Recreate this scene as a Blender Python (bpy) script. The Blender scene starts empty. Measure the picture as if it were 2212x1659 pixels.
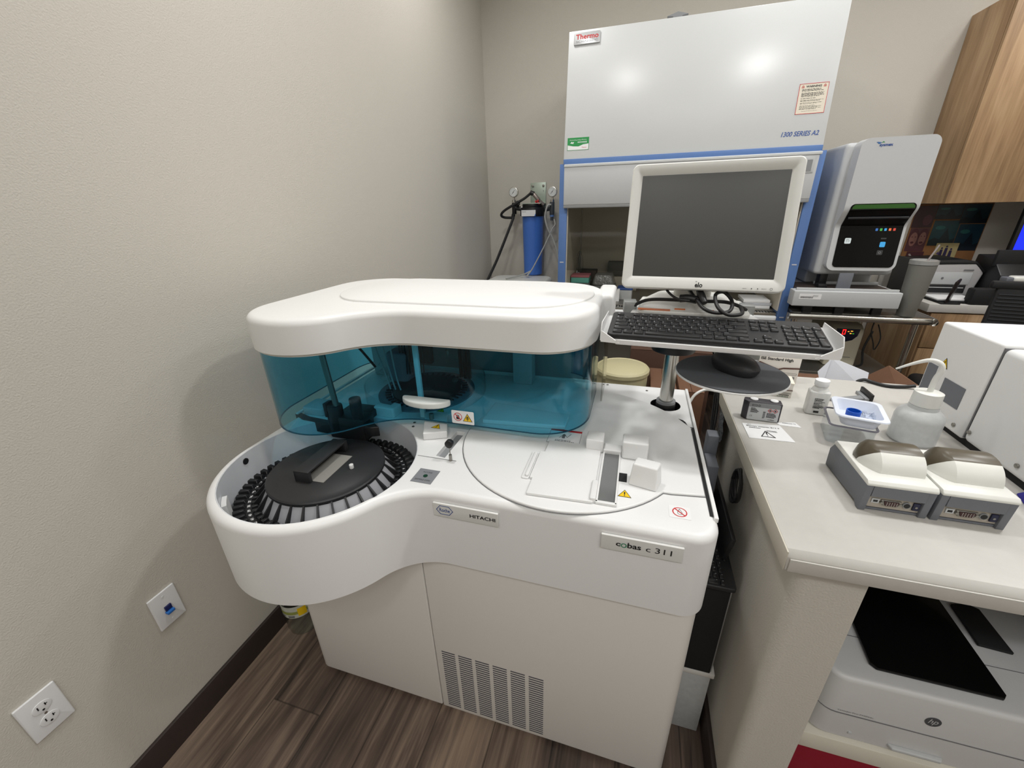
import bpy, bmesh, math, random
from mathutils import Vector, Matrix
PI = math.pi
R = math.radians
C = bpy.context.scene.collection
SC = bpy.context.scene

# ------------------------------------------------------------------ camera
cam = bpy.data.cameras.new('camera')
co = bpy.data.objects.new('camera', cam); C.objects.link(co)
_yaw, _pitch, _roll = R(17.005), R(23.40), R(-1.51)
_f = Vector((-math.sin(_yaw)*math.cos(_pitch), math.cos(_yaw)*math.cos(_pitch), -math.sin(_pitch)))
_r = Vector((math.cos(_yaw), math.sin(_yaw), 0)); _u = _r.cross(_f)
_r2 = _r*math.cos(_roll)+_u*math.sin(_roll); _u2 = -_r*math.sin(_roll)+_u*math.cos(_roll)
co.matrix_world = Matrix(((_r2.x,_u2.x,-_f.x,1.1926),(_r2.y,_u2.y,-_f.y,-3.3976),(_r2.z,_u2.z,-_f.z,1.4582),(0,0,0,1)))
cam.sensor_fit = 'HORIZONTAL'; cam.sensor_width = 36; cam.lens = 36*881.32/2212
cam.clip_start = 0.02; cam.clip_end = 50
SC.camera = co

# ------------------------------------------------------------------ world, lights, exposure
wd = bpy.data.worlds.new('world'); SC.world = wd; wd.use_nodes = True
wd.node_tree.nodes['Background'].inputs[0].default_value = (.9,.95,1,1)
wd.node_tree.nodes['Background'].inputs[1].default_value = 0.05
SC.view_settings.view_transform = 'Standard'; SC.view_settings.look = 'None'
SC.view_settings.gamma = 1; SC.view_settings.use_curve_mapping = False
SC.view_settings.exposure = -0.10
CEIL = 3.0
LIGHTS = [(0.66,-2.35,11.5),(2.25,-2.30,17),(3.6,-2.30,9),(1.80,-0.95,4.5),(0.45,-1.15,7),(3.0,-1.0,10),(0.95,-4.4,5),(1.9,-4.4,5),(3.1,-4.4,5)]  # entries nearest the back wall are added to brighten it and the corner
for i,(x,y,pw) in enumerate(LIGHTS):
    l = bpy.data.lights.new('downlight','AREA'); l.shape = 'DISK'; l.size = 0.20; l.energy = pw; l.color = (1.0,.995,.985); l.spread = R(165)
    o = bpy.data.objects.new('downlight', l); o.location = (x,y,CEIL-.012); C.objects.link(o)
# added area fills under the ceiling, no real fixtures, to soften the downlights
l = bpy.data.lights.new('fill_light','AREA'); l.shape = 'RECTANGLE'; l.size = 3.6; l.size_y = 2.7; l.energy = 12; l.color = (.975,.99,1.0)
o = bpy.data.objects.new('fill_light', l); o.location = (2.1,-1.45,CEIL-.015); C.objects.link(o)
l = bpy.data.lights.new('fill_light','AREA'); l.shape = 'RECTANGLE'; l.size = 3.4; l.size_y = 1.6; l.energy = 36; l.color = (.975,.99,1.0)  # second added fill, behind the camera, lifts the front faces
o = bpy.data.objects.new('fill_light', l); o.location = (2.1,-4.9,CEIL-.015); C.objects.link(o)
SC.cycles.transparent_max_bounces = 24

# ------------------------------------------------------------------ materials
def lin(c):
    c = c/255.
    return c/12.92 if c <= .04045 else ((c+.055)/1.055)**2.4
def rgb(r,g,b): return (lin(r),lin(g),lin(b),1)
MATS = {}
def mat(name, col, rough=.5, metal=0., spec=.5, bump=None, coat=0., emis=None, trans=None, alpha=None, speck=None):
    if name in MATS: return MATS[name]
    m = bpy.data.materials.new(name); m.use_nodes = True; nt = m.node_tree
    b = nt.nodes['Principled BSDF']
    b.inputs['Base Color'].default_value = rgb(*col); b.inputs['Roughness'].default_value = rough
    b.inputs['Metallic'].default_value = metal; b.inputs['Specular IOR Level'].default_value = spec
    b.inputs['Coat Weight'].default_value = coat
    if emis: b.inputs['Emission Color'].default_value = rgb(*emis[0]); b.inputs['Emission Strength'].default_value = emis[1]
    if trans: b.inputs['Transmission Weight'].default_value = trans
    tc = nt.nodes.new('ShaderNodeTexCoord')
    n = nt.nodes.new('ShaderNodeTexNoise'); n.inputs['Scale'].default_value = (bump[0] if bump else 60); n.inputs['Detail'].default_value = 3
    nt.links.new(tc.outputs['Object'], n.inputs['Vector'])
    # faint procedural tone variation, a property of the surface itself
    mx = nt.nodes.new('ShaderNodeMix'); mx.data_type = 'RGBA'; mx.blend_type = 'MULTIPLY'
    v = speck if speck else .03
    rp = nt.nodes.new('ShaderNodeMapRange'); rp.inputs['To Min'].default_value = 1-v; rp.inputs['To Max'].default_value = 1.0
    nt.links.new(n.outputs['Fac'], rp.inputs['Value'])
    mx.inputs['Factor'].default_value = 1; mx.inputs['A'].default_value = rgb(*col)
    nt.links.new(rp.outputs['Result'], mx.inputs['B']); nt.links.new(mx.outputs['Result'], b.inputs['Base Color'])
    if bump:
        bp = nt.nodes.new('ShaderNodeBump'); bp.inputs['Strength'].default_value = bump[1]; bp.inputs['Distance'].default_value = bump[2]
        nt.links.new(n.outputs['Fac'], bp.inputs['Height']); nt.links.new(bp.outputs['Normal'], b.inputs['Normal'])
    MATS[name] = m
    return m
def clear(name, col, rough=.05, gloss=.08):
    """thin coloured plastic sheet: tinted straight-through light plus a glossy skin"""
    if name in MATS: return MATS[name]
    m = bpy.data.materials.new(name); m.use_nodes = True; nt = m.node_tree
    for n in list(nt.nodes):
        if n.type != 'OUTPUT_MATERIAL': nt.nodes.remove(n)
    out = nt.nodes['Material Output']
    t = nt.nodes.new('ShaderNodeBsdfTransparent'); t.inputs[0].default_value = (*col,1)
    g = nt.nodes.new('ShaderNodeBsdfGlossy'); g.inputs['Roughness'].default_value = rough
    fr = nt.nodes.new('ShaderNodeFresnel'); geo = nt.nodes.new('ShaderNodeNewGeometry')
    im = nt.nodes.new('ShaderNodeMapRange'); im.inputs['To Min'].default_value = 1.33; im.inputs['To Max'].default_value = 1/1.33   # same skin seen from either face
    nt.links.new(geo.outputs['Backfacing'], im.inputs['Value']); nt.links.new(im.outputs[0], fr.inputs[0])
    mp = nt.nodes.new('ShaderNodeMapRange'); mp.inputs['To Max'].default_value = 1.0; mp.inputs['To Min'].default_value = 0.0
    nt.links.new(fr.outputs[0], mp.inputs['Value'])
    mx = nt.nodes.new('ShaderNodeMixShader')
    nt.links.new(mp.outputs[0], mx.inputs[0]); nt.links.new(t.outputs[0], mx.inputs[1]); nt.links.new(g.outputs[0], mx.inputs[2])
    nt.links.new(mx.outputs[0], out.inputs[0]); MATS[name] = m
    return m
def milky(name, col, tr=.5, rough=.35):
    """translucent milky plastic"""
    if name in MATS: return MATS[name]
    m = bpy.data.materials.new(name); m.use_nodes = True; nt = m.node_tree
    out = nt.nodes['Material Output']; b = nt.nodes['Principled BSDF']
    b.inputs['Base Color'].default_value = rgb(*col); b.inputs['Roughness'].default_value = rough
    t = nt.nodes.new('ShaderNodeBsdfTransparent'); t.inputs[0].default_value = (.96,.97,.98,1)
    n = nt.nodes.new('ShaderNodeTexNoise'); n.inputs['Scale'].default_value = 6
    mp = nt.nodes.new('ShaderNodeMapRange'); mp.inputs['To Min'].default_value = tr-.08; mp.inputs['To Max'].default_value = tr+.08
    mx = nt.nodes.new('ShaderNodeMixShader'); nt.links.new(n.outputs['Fac'], mp.inputs['Value']); nt.links.new(mp.outputs[0], mx.inputs[0])
    nt.links.new(b.outputs[0], mx.inputs[1]); nt.links.new(t.outputs[0], mx.inputs[2]); nt.links.new(mx.outputs[0], out.inputs[0])
    MATS[name] = m
    return m
def woodmat(name, cols, axis, planks=None, scale=1., rough=.5, groove=None):
    """procedural wood; axis = grain direction; planks = (width, length)"""
    if name in MATS: return MATS[name]
    m = bpy.data.materials.new(name); m.use_nodes = True; nt = m.node_tree; L = nt.links.new
    b = nt.nodes['Principled BSDF']; b.inputs['Roughness'].default_value = rough
    tc = nt.nodes.new('ShaderNodeTexCoord'); sep = nt.nodes.new('ShaderNodeSeparateXYZ'); L(tc.outputs['Object'], sep.inputs[0])
    def math_(op,a,bb=None):
        n = nt.nodes.new('ShaderNodeMath'); n.operation = op
        for i,v in enumerate((a,bb)):
            if v is None: continue
            if isinstance(v,(int,float)): n.inputs[i].default_value = v
            else: L(v, n.inputs[i])
        return n.outputs[0]
    ax = {'X':0,'Y':1,'Z':2}[axis]; along = sep.outputs[ax]
    others = [i for i in range(3) if i != ax]
    u = math_('ADD', sep.outputs[others[0]], math_('MULTIPLY', sep.outputs[others[1]], .73)) if not planks else sep.outputs[others[0]]
    off = 0.0
    if planks:
        pw, pl = planks
        row = math_('FLOOR', math_('DIVIDE', u, pw))
        sh = math_('MULTIPLY', row, pl*.37)
        seg = math_('FLOOR', math_('DIVIDE', math_('ADD', along, sh), pl))
        wn = nt.nodes.new('ShaderNodeTexWhiteNoise'); wn.noise_dimensions = '2D'
        cb = nt.nodes.new('ShaderNodeCombineXYZ'); L(row, cb.inputs[0]); L(seg, cb.inputs[1]); L(cb.outputs[0], wn.inputs['Vector'])
        rnd = wn.outputs['Value']
    cv = nt.nodes.new('ShaderNodeCombineXYZ')
    L(math_('MULTIPLY', u, 9*scale), cv.inputs[0]); L(math_('MULTIPLY', along, .9*scale), cv.inputs[1])
    if planks: L(math_('MULTIPLY', rnd, 37.), cv.inputs[2])
    n1 = nt.nodes.new('ShaderNodeTexNoise'); n1.inputs['Scale'].default_value = 1.6; n1.inputs['Detail'].default_value = 6; n1.inputs['Distortion'].default_value = 1.2; L(cv.outputs[0], n1.inputs['Vector'])
    cv2 = nt.nodes.new('ShaderNodeCombineXYZ'); L(math_('MULTIPLY', u, 130*scale), cv2.inputs[0]); L(math_('MULTIPLY', along, 5*scale), cv2.inputs[1])
    if planks: L(math_('MULTIPLY', rnd, 11.), cv2.inputs[2])
    n2 = nt.nodes.new('ShaderNodeTexNoise'); n2.inputs['Scale'].default_value = 1.; n2.inputs['Detail'].default_value = 4; L(cv2.outputs[0], n2.inputs['Vector'])
    f = math_('ADD', math_('MULTIPLY', n1.outputs['Fac'], .72), math_('MULTIPLY', n2.outputs['Fac'], .28))
    if planks: f = math_('ADD', f, math_('MULTIPLY', math_('SUBTRACT', rnd, .5), .20))
    cr = nt.nodes.new('ShaderNodeValToRGB'); L(f, cr.inputs[0])
    e = cr.color_ramp.elements; e[0].position = .32; e[0].color = rgb(*cols[0]); e[1].position = .70; e[1].color = rgb(*cols[2])
    mid = cr.color_ramp.elements.new(.5); mid.color = rgb(*cols[1])
    col = cr.outputs[0]
    if planks:
        fr = math_('FRACT', math_('DIVIDE', u, pw)); d = math_('MINIMUM', fr, math_('SUBTRACT', 1., fr))
        fr2 = math_('FRACT', math_('DIVIDE', math_('ADD', along, sh), pl)); d2 = math_('MULTIPLY', math_('MINIMUM', fr2, math_('SUBTRACT', 1., fr2)), pl/pw)
        gl = math_('LESS_THAN', math_('MINIMUM', d, d2), .012)
        mx = nt.nodes.new('ShaderNodeMix'); mx.data_type = 'RGBA'; L(math_('MULTIPLY', gl, .55), mx.inputs['Factor']); L(col, mx.inputs['A']); mx.inputs['B'].default_value = rgb(20,15,12)
        col = mx.outputs['Result']
    L(col, b.inputs['Base Color'])
    bp = nt.nodes.new('ShaderNodeBump'); bp.inputs['Strength'].default_value = .15; bp.inputs['Distance'].default_value = .001; L(n2.outputs['Fac'], bp.inputs['Height']); L(bp.outputs['Normal'], b.inputs['Normal'])
    MATS[name] = m
    return m

WALL = mat('wall_paint', (202,197,187), .72, bump=(260,.5,.002), spec=.35)
CEILM = mat('ceiling_paint', (235,232,224), .9)
FLOORM = woodmat('floor_planks', [(56,46,41),(100,84,74),(154,134,116)], 'Y', (.18,1.2), 1.0, .42)
OAK = woodmat('oak_laminate', [(128,98,70),(166,134,98),(192,160,124)], 'Z', None, 1.0, .5)
BASEB = mat('baseboard_vinyl', (52,42,38), .55)
WHITE = mat('analyzer_white', (233,233,232), .38, bump=(900,.05,.0004))
WHITE2 = mat('analyzer_cabinet_white', (226,223,218), .45, bump=(900,.05,.0004))
OFFW = mat('device_off_white', (226,226,220), .35)
MONW = mat('monitor_bezel_white', (220,220,215), .4)
LID = mat('cover_white', (233,233,231), .42, bump=(900,.06,.0004))
GLOSSW = mat('glossy_white', (238,240,242), .15, coat=.4)
HOODW = mat('hood_paint', (212,214,214), .30, bump=(260,.10,.0006), spec=.6)
HOODG = mat('hood_gray_paint', (198,199,200), .42)
BLUE = mat('hood_blue', (92,126,182), .45)
BLUEF = mat('filter_blue', (70,118,204), .4)
BLACK = mat('black_plastic', (26,26,28), .42)
BLACKM = mat('black_matte', (20,20,22), .75)
DISKB = mat('disk_black', (38,38,40), .5)
KEYB = mat('keyboard_black', (34,34,36), .5)
PADB = mat('pad_black', (84,86,90), .85, bump=(1500,.2,.0005))
GLASSB = mat('black_gloss', (6,7,8), .10, spec=.3)
SCREEN = mat('screen_dark', (66,66,62), .30, spec=.4)
GRAYD = mat('dark_gray_plastic', (110,113,120), .55)
GRAYM = mat('mid_gray', (140,142,144), .5)
GRAYL = mat('light_gray', (190,192,193), .45)
CHROME = mat('stainless', (200,198,192), .22, metal=1.)
STEEL = mat('brushed_steel', (150,148,142), .38, metal=.9)
ZINC = mat('zinc_plate', (178,190,178), .4, metal=.6)
COUNTER = mat('laminate_cream', (196,193,187), .45, speck=.08)
SHELFM = mat('shelf_white', (214,210,196), .5)
PLATE = mat('plate_white', (226,226,226), .3)
CARD = mat('cardboard', (112,78,56), .8, bump=(40,.2,.002), speck=.2)
CARD2 = mat('cardboard_dark', (84,58,44), .8, speck=.2)
BEIGE = mat('beige_plastic', (196,188,150), .5)
BEIGE2 = mat('beige_device', (204,198,178), .5)
PAPER = mat('paper', (236,236,236), .7)
PAPERG = mat('paper_gray', (196,198,204), .7)
RED = mat('red_ink', (200,36,40), .5)
GREEN = mat('green_ink', (22,140,66), .5)
INKB = mat('ink_black', (22,22,22), .5)
INKG = mat('ink_gray', (110,110,112), .5)
INKBL = mat('ink_blue', (52,84,150), .5)
YEL = mat('yellow_ink', (242,200,20), .45)
ORANGE = mat('orange_tape', (206,110,50), .5)
TEAL = clear('teal_plastic', (.54,.84,.93), .04, .1)
CLEAR = clear('clear_plastic', (.97,.98,.985), .05, .1)
SMOKE = clear('smoked_glass', (.86,.86,.84), .04, .1)
MILK = milky('milky_plastic', (226,227,226), .5)
MILK2 = milky('milky_bottle', (232,232,228), .16)
BROWNC = mat('smoked_brown', (84,76,60), .32, spec=.6)
TEALBOX = mat('teal_box', (90,160,146), .6); PINK = mat('pink_box', (156,92,98), .6)
SPLITG = mat('gauge_face', (222,224,222), .4)
DKBLUE = mat('royal_blue', (8,84,190), .4)
WBAG = mat('dark_gray_cover', (84,86,84), .5)
DOORIN = mat('hood_interior_steel', (206,198,182), .5, metal=.1)
RIBM = mat('rib_black', (24,24,26), .45)
PCG = mat('galvanised_metal', (186,188,190), .35, metal=.7)

# ------------------------------------------------------------------ mesh builder
class MB:
    def __init__(s, M=None): s.bm = bmesh.new(); s.M = M or Matrix(); s.mi = 0
    def _merge(s, t, M=None):
        for f in t.faces: f.material_index = s.mi
        MM = s.M @ M if M is not None else s.M
        bmesh.ops.transform(t, matrix=MM, verts=t.verts)
        if MM.determinant() < 0: bmesh.ops.reverse_faces(t, faces=t.faces)
        me = bpy.data.meshes.new('tmp'); t.to_mesh(me); t.free(); s.bm.from_mesh(me); bpy.data.meshes.remove(me)
    def _bev(s, t, bev, seg):
        if bev <= 0: return
        t.normal_update()
        ed = [e for e in t.edges if len(e.link_faces) == 2 and e.calc_face_angle(0) > R(30)]
        if ed: bmesh.ops.bevel(t, geom=ed, offset=bev, segments=seg, profile=.5, affect='EDGES', clamp_overlap=True)
    def poly(s, verts, faces, bev=0, seg=2, M=None):
        t = bmesh.new(); vs = [t.verts.new(v) for v in verts]
        for f in faces:
            try: t.faces.new([vs[i] for i in f])
            except ValueError: pass
        bmesh.ops.recalc_face_normals(t, faces=t.faces); s._bev(t, bev, seg); s._merge(t, M); return s
    def box(s, x0,x1,y0,y1,z0,z1, bev=0, seg=2, M=None):
        x0,x1 = min(x0,x1),max(x0,x1); y0,y1 = min(y0,y1),max(y0,y1); z0,z1 = min(z0,z1),max(z0,z1)
        v = [(x,y,z) for x in (x0,x1) for y in (y0,y1) for z in (z0,z1)]
        return s.poly(v, [(0,1,3,2),(4,6,7,5),(0,4,5,1),(2,3,7,6),(0,2,6,4),(1,5,7,3)], bev, seg, M)
    def quad(s, a,b,c,d): return s.poly([a,b,c,d],[(0,1,2,3)])
    def prism(s, pts, z0, z1, bev=0, seg=3, M=None, top=None):
        """extrude 2-D outline (x,y) in z; top: optional outline for the upper end"""
        n = len(pts); tp = top or pts
        v = [(p[0],p[1],z0) for p in pts]+[(p[0],p[1],z1) for p in tp]
        f = [tuple(range(n))[::-1], tuple(range(n,2*n))]+[(i,(i+1)%n,n+(i+1)%n,n+i) for i in range(n)]
        return s.poly(v, f, bev, seg, M)
    def ext(s, pts, axis, a0, a1, bev=0, seg=3):
        """extrude outline along x ('X': pts=(y,z)) or y ('Y': pts=(x,z))"""
        M = Matrix(((0,0,1,0),(1,0,0,0),(0,1,0,0),(0,0,0,1))) if axis == 'X' else Matrix(((1,0,0,0),(0,0,1,0),(0,1,0,0),(0,0,0,1)))
        return s.prism(pts, a0, a1, bev, seg, M)
    def cyl(s, p0, p1, r0, r1=None, n=28, bev=0, seg=2):
        p0, p1 = Vector(p0), Vector(p1); r1 = r0 if r1 is None else r1
        d = p1-p0; L = d.length; q = d.to_track_quat('Z','Y').to_matrix().to_4x4(); q.translation = p0
        v = [(r0*math.cos(2*PI*i/n), r0*math.sin(2*PI*i/n), 0) for i in range(n)]+[(r1*math.cos(2*PI*i/n), r1*math.sin(2*PI*i/n), L) for i in range(n)]
        f = [tuple(range(n))[::-1], tuple(range(n,2*n))]+[(i,(i+1)%n,n+(i+1)%n,n+i) for i in range(n)]
        return s.poly(v, f, bev, seg, q)
    def lathe(s, prof, c=(0,0,0), n=36, M=None, close=False, arc=None, sx=1, sy=1):
        """profile of (r,z) turned about z through c"""
        t = bmesh.new(); rings = []; a0, a1 = arc or (0, 2*PI); full = arc is None; m = n if full else n+1
        for r,z in prof:
            if r < 1e-6: rings.append([t.verts.new((c[0],c[1],c[2]+z))])
            else: rings.append([t.verts.new((c[0]+sx*r*math.cos(a0+(a1-a0)*i/n), c[1]+sy*r*math.sin(a0+(a1-a0)*i/n), c[2]+z)) for i in range(m)])
        for a,b in zip(rings, rings[1:]+([rings[0]] if close else [])):
            for i in range(n):
                j = (i+1)%m if full else i+1
                q = ([a[0]] if len(a) == 1 else [a[i],a[j]])+([b[0]] if len(b) == 1 else [b[j],b[i]])
                if len(q) > 2:
                    try: t.faces.new(q)
                    except ValueError: pass
        bmesh.ops.recalc_face_normals(t, faces=t.faces); s._merge(t, M); return s
    def tube(s, pts, r, n=10, smooth=6, caps=True):
        P = [Vector(p) for p in pts]; rr = r if isinstance(r,(list,tuple)) else [r]*len(P)
        if smooth and len(P) > 2:
            Q, S = [], []
            for i in range(len(P)-1):
                p0 = P[max(i-1,0)]; p1 = P[i]; p2 = P[i+1]; p3 = P[min(i+2,len(P)-1)]
                for k in range(smooth):
                    t = k/smooth
                    Q.append(.5*((2*p1)+(-p0+p2)*t+(2*p0-5*p1+4*p2-p3)*t*t+(-p0+3*p1-3*p2+p3)*t*t*t)); S.append(rr[i]*(1-t)+rr[i+1]*t)
            Q.append(P[-1]); S.append(rr[-1])
        else: Q, S = P, rr
        t = bmesh.new(); rings = []; prev = None
        for i,p in enumerate(Q):
            d = (Q[min(i+1,len(Q)-1)]-Q[max(i-1,0)]).normalized()
            if prev is None:
                a = Vector((0,0,1)) if abs(d.z) < .9 else Vector((1,0,0)); nx = d.cross(a).normalized()
            else: nx = (prev-d*prev.dot(d)).normalized()
            prev = nx; ny = d.cross(nx)
            rings.append([t.verts.new(p+nx*S[i]*math.cos(2*PI*k/n)+ny*S[i]*math.sin(2*PI*k/n)) for k in range(n)])
        for a,b in zip(rings, rings[1:]):
            for k in range(n): t.faces.new((a[k],a[(k+1)%n],b[(k+1)%n],b[k]))
        if caps: t.faces.new(rings[0][::-1]); t.faces.new(rings[-1])
        bmesh.ops.recalc_face_normals(t, faces=t.faces); s._merge(t); return s
    def strip(s, pts, r, h=.0006, n=None):
        """flat line (outline mark) in the xy plane of M: pts 2-D, half-width r"""
        for a,b in zip(pts, pts[1:]):
            a, b = Vector((*a,0)), Vector((*b,0)); d = (b-a).normalized(); p = Vector((-d.y,d.x,0))*r; a2 = a-d*r; b2 = b+d*r
            s.prism([(a2-p)[:2],(b2-p)[:2],(b2+p)[:2],(a2+p)[:2]], 0, h)
        return s
    def text(s, body, x0, y0, w, h, z=.0004, shear=0, bold=0, depth=.0003):
        """lettering fitted into the box x0,y0,w,h of the xy plane (w None keeps proportion)"""
        cu = bpy.data.curves.new('txt','FONT'); cu.body = body; cu.size = 1; cu.shear = shear; cu.offset = bold; cu.extrude = 0; cu.resolution_u = 3
        ob = bpy.data.objects.new('txt', cu); C.objects.link(ob)
        dg = bpy.context.evaluated_depsgraph_get(); me = bpy.data.meshes.new_from_object(ob.evaluated_get(dg))
        bpy.data.objects.remove(ob); bpy.data.curves.remove(cu)
        if len(me.vertices):
            xs = [v.co.x for v in me.vertices]; ys = [v.co.y for v in me.vertices]
            sy = h/(max(ys)-min(ys)); sx = w/(max(xs)-min(xs)) if w else sy
            t = bmesh.new(); t.from_mesh(me)
            bmesh.ops.transform(t, matrix=Matrix.Translation((x0,y0,z))@Matrix.Diagonal((sx,sy,1,1))@Matrix.Translation((-min(xs),-min(ys),0)), verts=t.verts)
            s._merge(t)
        bpy.data.meshes.remove(me); return s
    def build(s, name, mats, parent=None, world=True, label=None, flat=False, merge=False):
        if merge: bmesh.ops.remove_doubles(s.bm, verts=s.bm.verts, dist=1e-5)
        me = bpy.data.meshes.new(name)
        if parent is not None and world: bmesh.ops.transform(s.bm, matrix=rootmat(parent).inverted(), verts=s.bm.verts)
        s.bm.to_mesh(me); s.bm.free()
        for m in (mats if isinstance(mats,(list,tuple)) else [mats]): me.materials.append(m)
        if not flat:
            me.shade_smooth(); me.set_sharp_from_angle(angle=R(38))
        o = bpy.data.objects.new(name, me); C.objects.link(o)
        if parent is not None: o.parent = parent
        if label: o['label'] = label
        return o
def rootmat(o):
    while o.parent is not None: o = o.parent
    return Matrix.LocRotScale(o.location, o.rotation_euler, o.scale)
def thing(name, label, cat, loc=(0,0,0), rot=(0,0,0), group=None):
    o = bpy.data.objects.new(name, None); o.empty_display_size = .05; C.objects.link(o); o.location = loc; o.rotation_euler = rot
    return tag(o, label, cat, group)
def tag(o, label, cat, group=None):
    o['label'] = label; o['category'] = cat
    if group: o['group'] = group
    return o
def struct(name, mb, m, parent=None):
    o = mb.build(name, m, parent); 
    if parent is None: o['kind'] = 'structure'
    return o
def lone(name, mb, m, label, cat, group=None):
    """a thing that is a single mesh; origin moved to its base"""
    bb = [v.co.copy() for v in mb.bm.verts]; c = Vector((sum(v.x for v in bb)/len(bb), sum(v.y for v in bb)/len(bb), min(v.z for v in bb)))
    bmesh.ops.translate(mb.bm, verts=mb.bm.verts, vec=-c); o = mb.build(name, m); o.location = c
    return tag(o, label, cat, group)
def frame(o, x, y):
    """matrix whose local x,y axes are the given world directions at origin o"""
    x = Vector(x).normalized(); z = x.cross(Vector(y)).normalized(); y = z.cross(x)
    return Matrix(((x.x,y.x,z.x,o[0]),(x.y,y.y,z.y,o[1]),(x.z,y.z,z.z,o[2]),(0,0,0,1)))
def rrect(x0,x1,y0,y1,r,n=6):
    P = []
    for cx,cy,a in ((x1-r,y1-r,0),(x0+r,y1-r,90),(x0+r,y0+r,180),(x1-r,y0+r,270)):
        for i in range(n+1): t = R(a+90*i/n); P.append((cx+r*math.cos(t), cy+r*math.sin(t)))
    return P
def circ(cx,cy,r,n=48,ry=None): return [(cx+r*math.cos(2*PI*i/n), cy+(ry or r)*math.sin(2*PI*i/n)) for i in range(n)]
def arc(cx,cy,r,a0,a1,n=12): return [(cx+r*math.cos(R(a0+(a1-a0)*i/n)), cy+r*math.sin(R(a0+(a1-a0)*i/n))) for i in range(n+1)]
def offset(P, d):
    """inward offset of a CCW outline by d"""
    n = len(P); out = []
    for i in range(n):
        a, b, c = Vector(P[i-1]), Vector(P[i]), Vector(P[(i+1)%n])
        e1 = (b-a).normalized(); e2 = (c-b).normalized(); n1 = Vector((-e1.y,e1.x)); n2 = Vector((-e2.y,e2.x)); m = (n1+n2)
        m = m.normalized() if m.length > 1e-6 else n1; k = 1/max(.35, m.dot(n1)); out.append(tuple(b+m*d*k))
    return out
def fill(t, loops, z, up=True):
    """planar face with holes: loops of bmesh verts already made"""
    ed = []
    for lp in loops:
        for i in range(len(lp)):
            e = t.edges.get((lp[i], lp[(i+1)%len(lp)])) or t.edges.new((lp[i], lp[(i+1)%len(lp)])); ed.append(e)
    r = bmesh.ops.triangle_fill(t, edges=ed, use_beauty=True, use_dissolve=False)
def shell(mb, outer, z0, z1, rad, holes=(), seg=5, bottom=True, zf=None):
    """body with rounded upper rim and holes in its top; holes = (outline CCW, depth z)"""
    t = bmesh.new(); rings = [[t.verts.new((x,y,z0)) for x,y in outer]]
    for k in range(seg+1):
        a = PI/2*k/seg; o = offset(outer, rad*(1-math.cos(a))) if k else outer
        rings.append([t.verts.new((x,y,z1-rad+rad*math.sin(a))) for x,y in o])
    n = len(outer)
    for a,b in zip(rings, rings[1:]):
        for i in range(n): t.faces.new((a[i],a[(i+1)%n],b[(i+1)%n],b[i]))
    loops = [rings[-1]]
    for hp, hz in holes:
        top = [t.verts.new((x,y,z1)) for x,y in hp]; bot = [t.verts.new((x,y,hz)) for x,y in hp]; m = len(hp)
        for i in range(m): t.faces.new((top[i],top[(i+1)%m],bot[(i+1)%m],bot[i]))
        t.faces.new(bot); loops.append(top)
    fill(t, loops, z1)
    if bottom: t.faces.new(rings[0][::-1])
    bmesh.ops.recalc_face_normals(t, faces=t.faces)
    if zf:
        for v in t.verts: v.co.z += zf(v.co.x, v.co.y, v.co.z)
    s = mb; s._merge(t); return mb
def lines(mb, x0, x1, ys, h, seed=1, ragged=.35):
    """rows of illegible small print as short bars"""
    rnd = random.Random(seed)
    for y in ys:
        x = x0; end = x1-(x1-x0)*ragged*rnd.random()
        while x < end:
            w = (x1-x0)*rnd.uniform(.05,.16); mb.box(x, min(x+w,end), y, y+h, 0, .0005); x += w+(x1-x0)*.025
def tri_sign(mb, cx, cy, w, mi=(0,1)):
    """yellow warning triangle with black edge and mark (materials: yellow, black)"""
    h = w*.87
    def T(k,z): return [(cx-w/2*k, cy-h*.333*k),(cx+w/2*k, cy-h*.333*k),(cx, cy+h*.667*k)]
    mb.mi = mi[1]; mb.prism(T(1,0),0,.0004); mb.mi = mi[0]; mb.prism(T(.84,0),0,.0006)
    mb.mi = mi[1]; mb.prism([(cx-w*.035,cy-h*.03),(cx+w*.035,cy-h*.03),(cx+w*.055,cy+h*.33),(cx-w*.055,cy+h*.33)],0,.0008); mb.prism(circ(cx,cy-h*.16,w*.05,10),0,.0008)
def ring(mb, cx, cy, r, w, n=36, ry=None, z=.0005):
    P = circ(cx,cy,r,n,ry); Q = circ(cx,cy,r-w,n,(ry or r)-w)
    mb.poly([(p[0],p[1],z) for p in P]+[(p[0],p[1],z) for p in Q], [(i,(i+1)%n,n+(i+1)%n,n+i) for i in range(n)])
# ================================================================== setting
struct('floor', MB().box(-.1,4.3,-6.1,.1,-.06,0), FLOORM)
struct('wall_left', MB().box(-.12,0,-6,0,0,CEIL), WALL)
struct('wall_back', MB().box(-.12,4.32,0,.12,0,CEIL), WALL)
struct('wall_right', MB().box(4.2,4.32,-6,0,0,CEIL), WALL)
struct('wall_front', MB().box(-.12,4.32,-6.12,-6,0,CEIL), WALL)
struct('ceiling', MB().box(-.12,4.32,-6.12,.12,CEIL,CEIL+.1), CEILM)
for i,(x,y,pw) in enumerate(LIGHTS):
    t = thing('ceiling_downlight','round recessed downlight in the ceiling','light',(x,y,CEIL),group='recessed ceiling downlights')  # the added lamps near the back wall get a ring too
    MB().lathe([(.105,-.0),(.125,-.0),(.125,-.006),(.105,-.008)],(x,y,CEIL),32,close=True).build('trim_ring', CEILM, t)
bb = MB().ext([(-6,0),(-6,.0),(0,0)], 'X', 0, .001) if False else MB().box(0,.012,-6,-.012,.0,.095,.003)
struct('baseboard_left', bb, BASEB)
struct('baseboard_back', MB().box(.012,4.2,-.012,0,0,.095,.003), BASEB)
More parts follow.
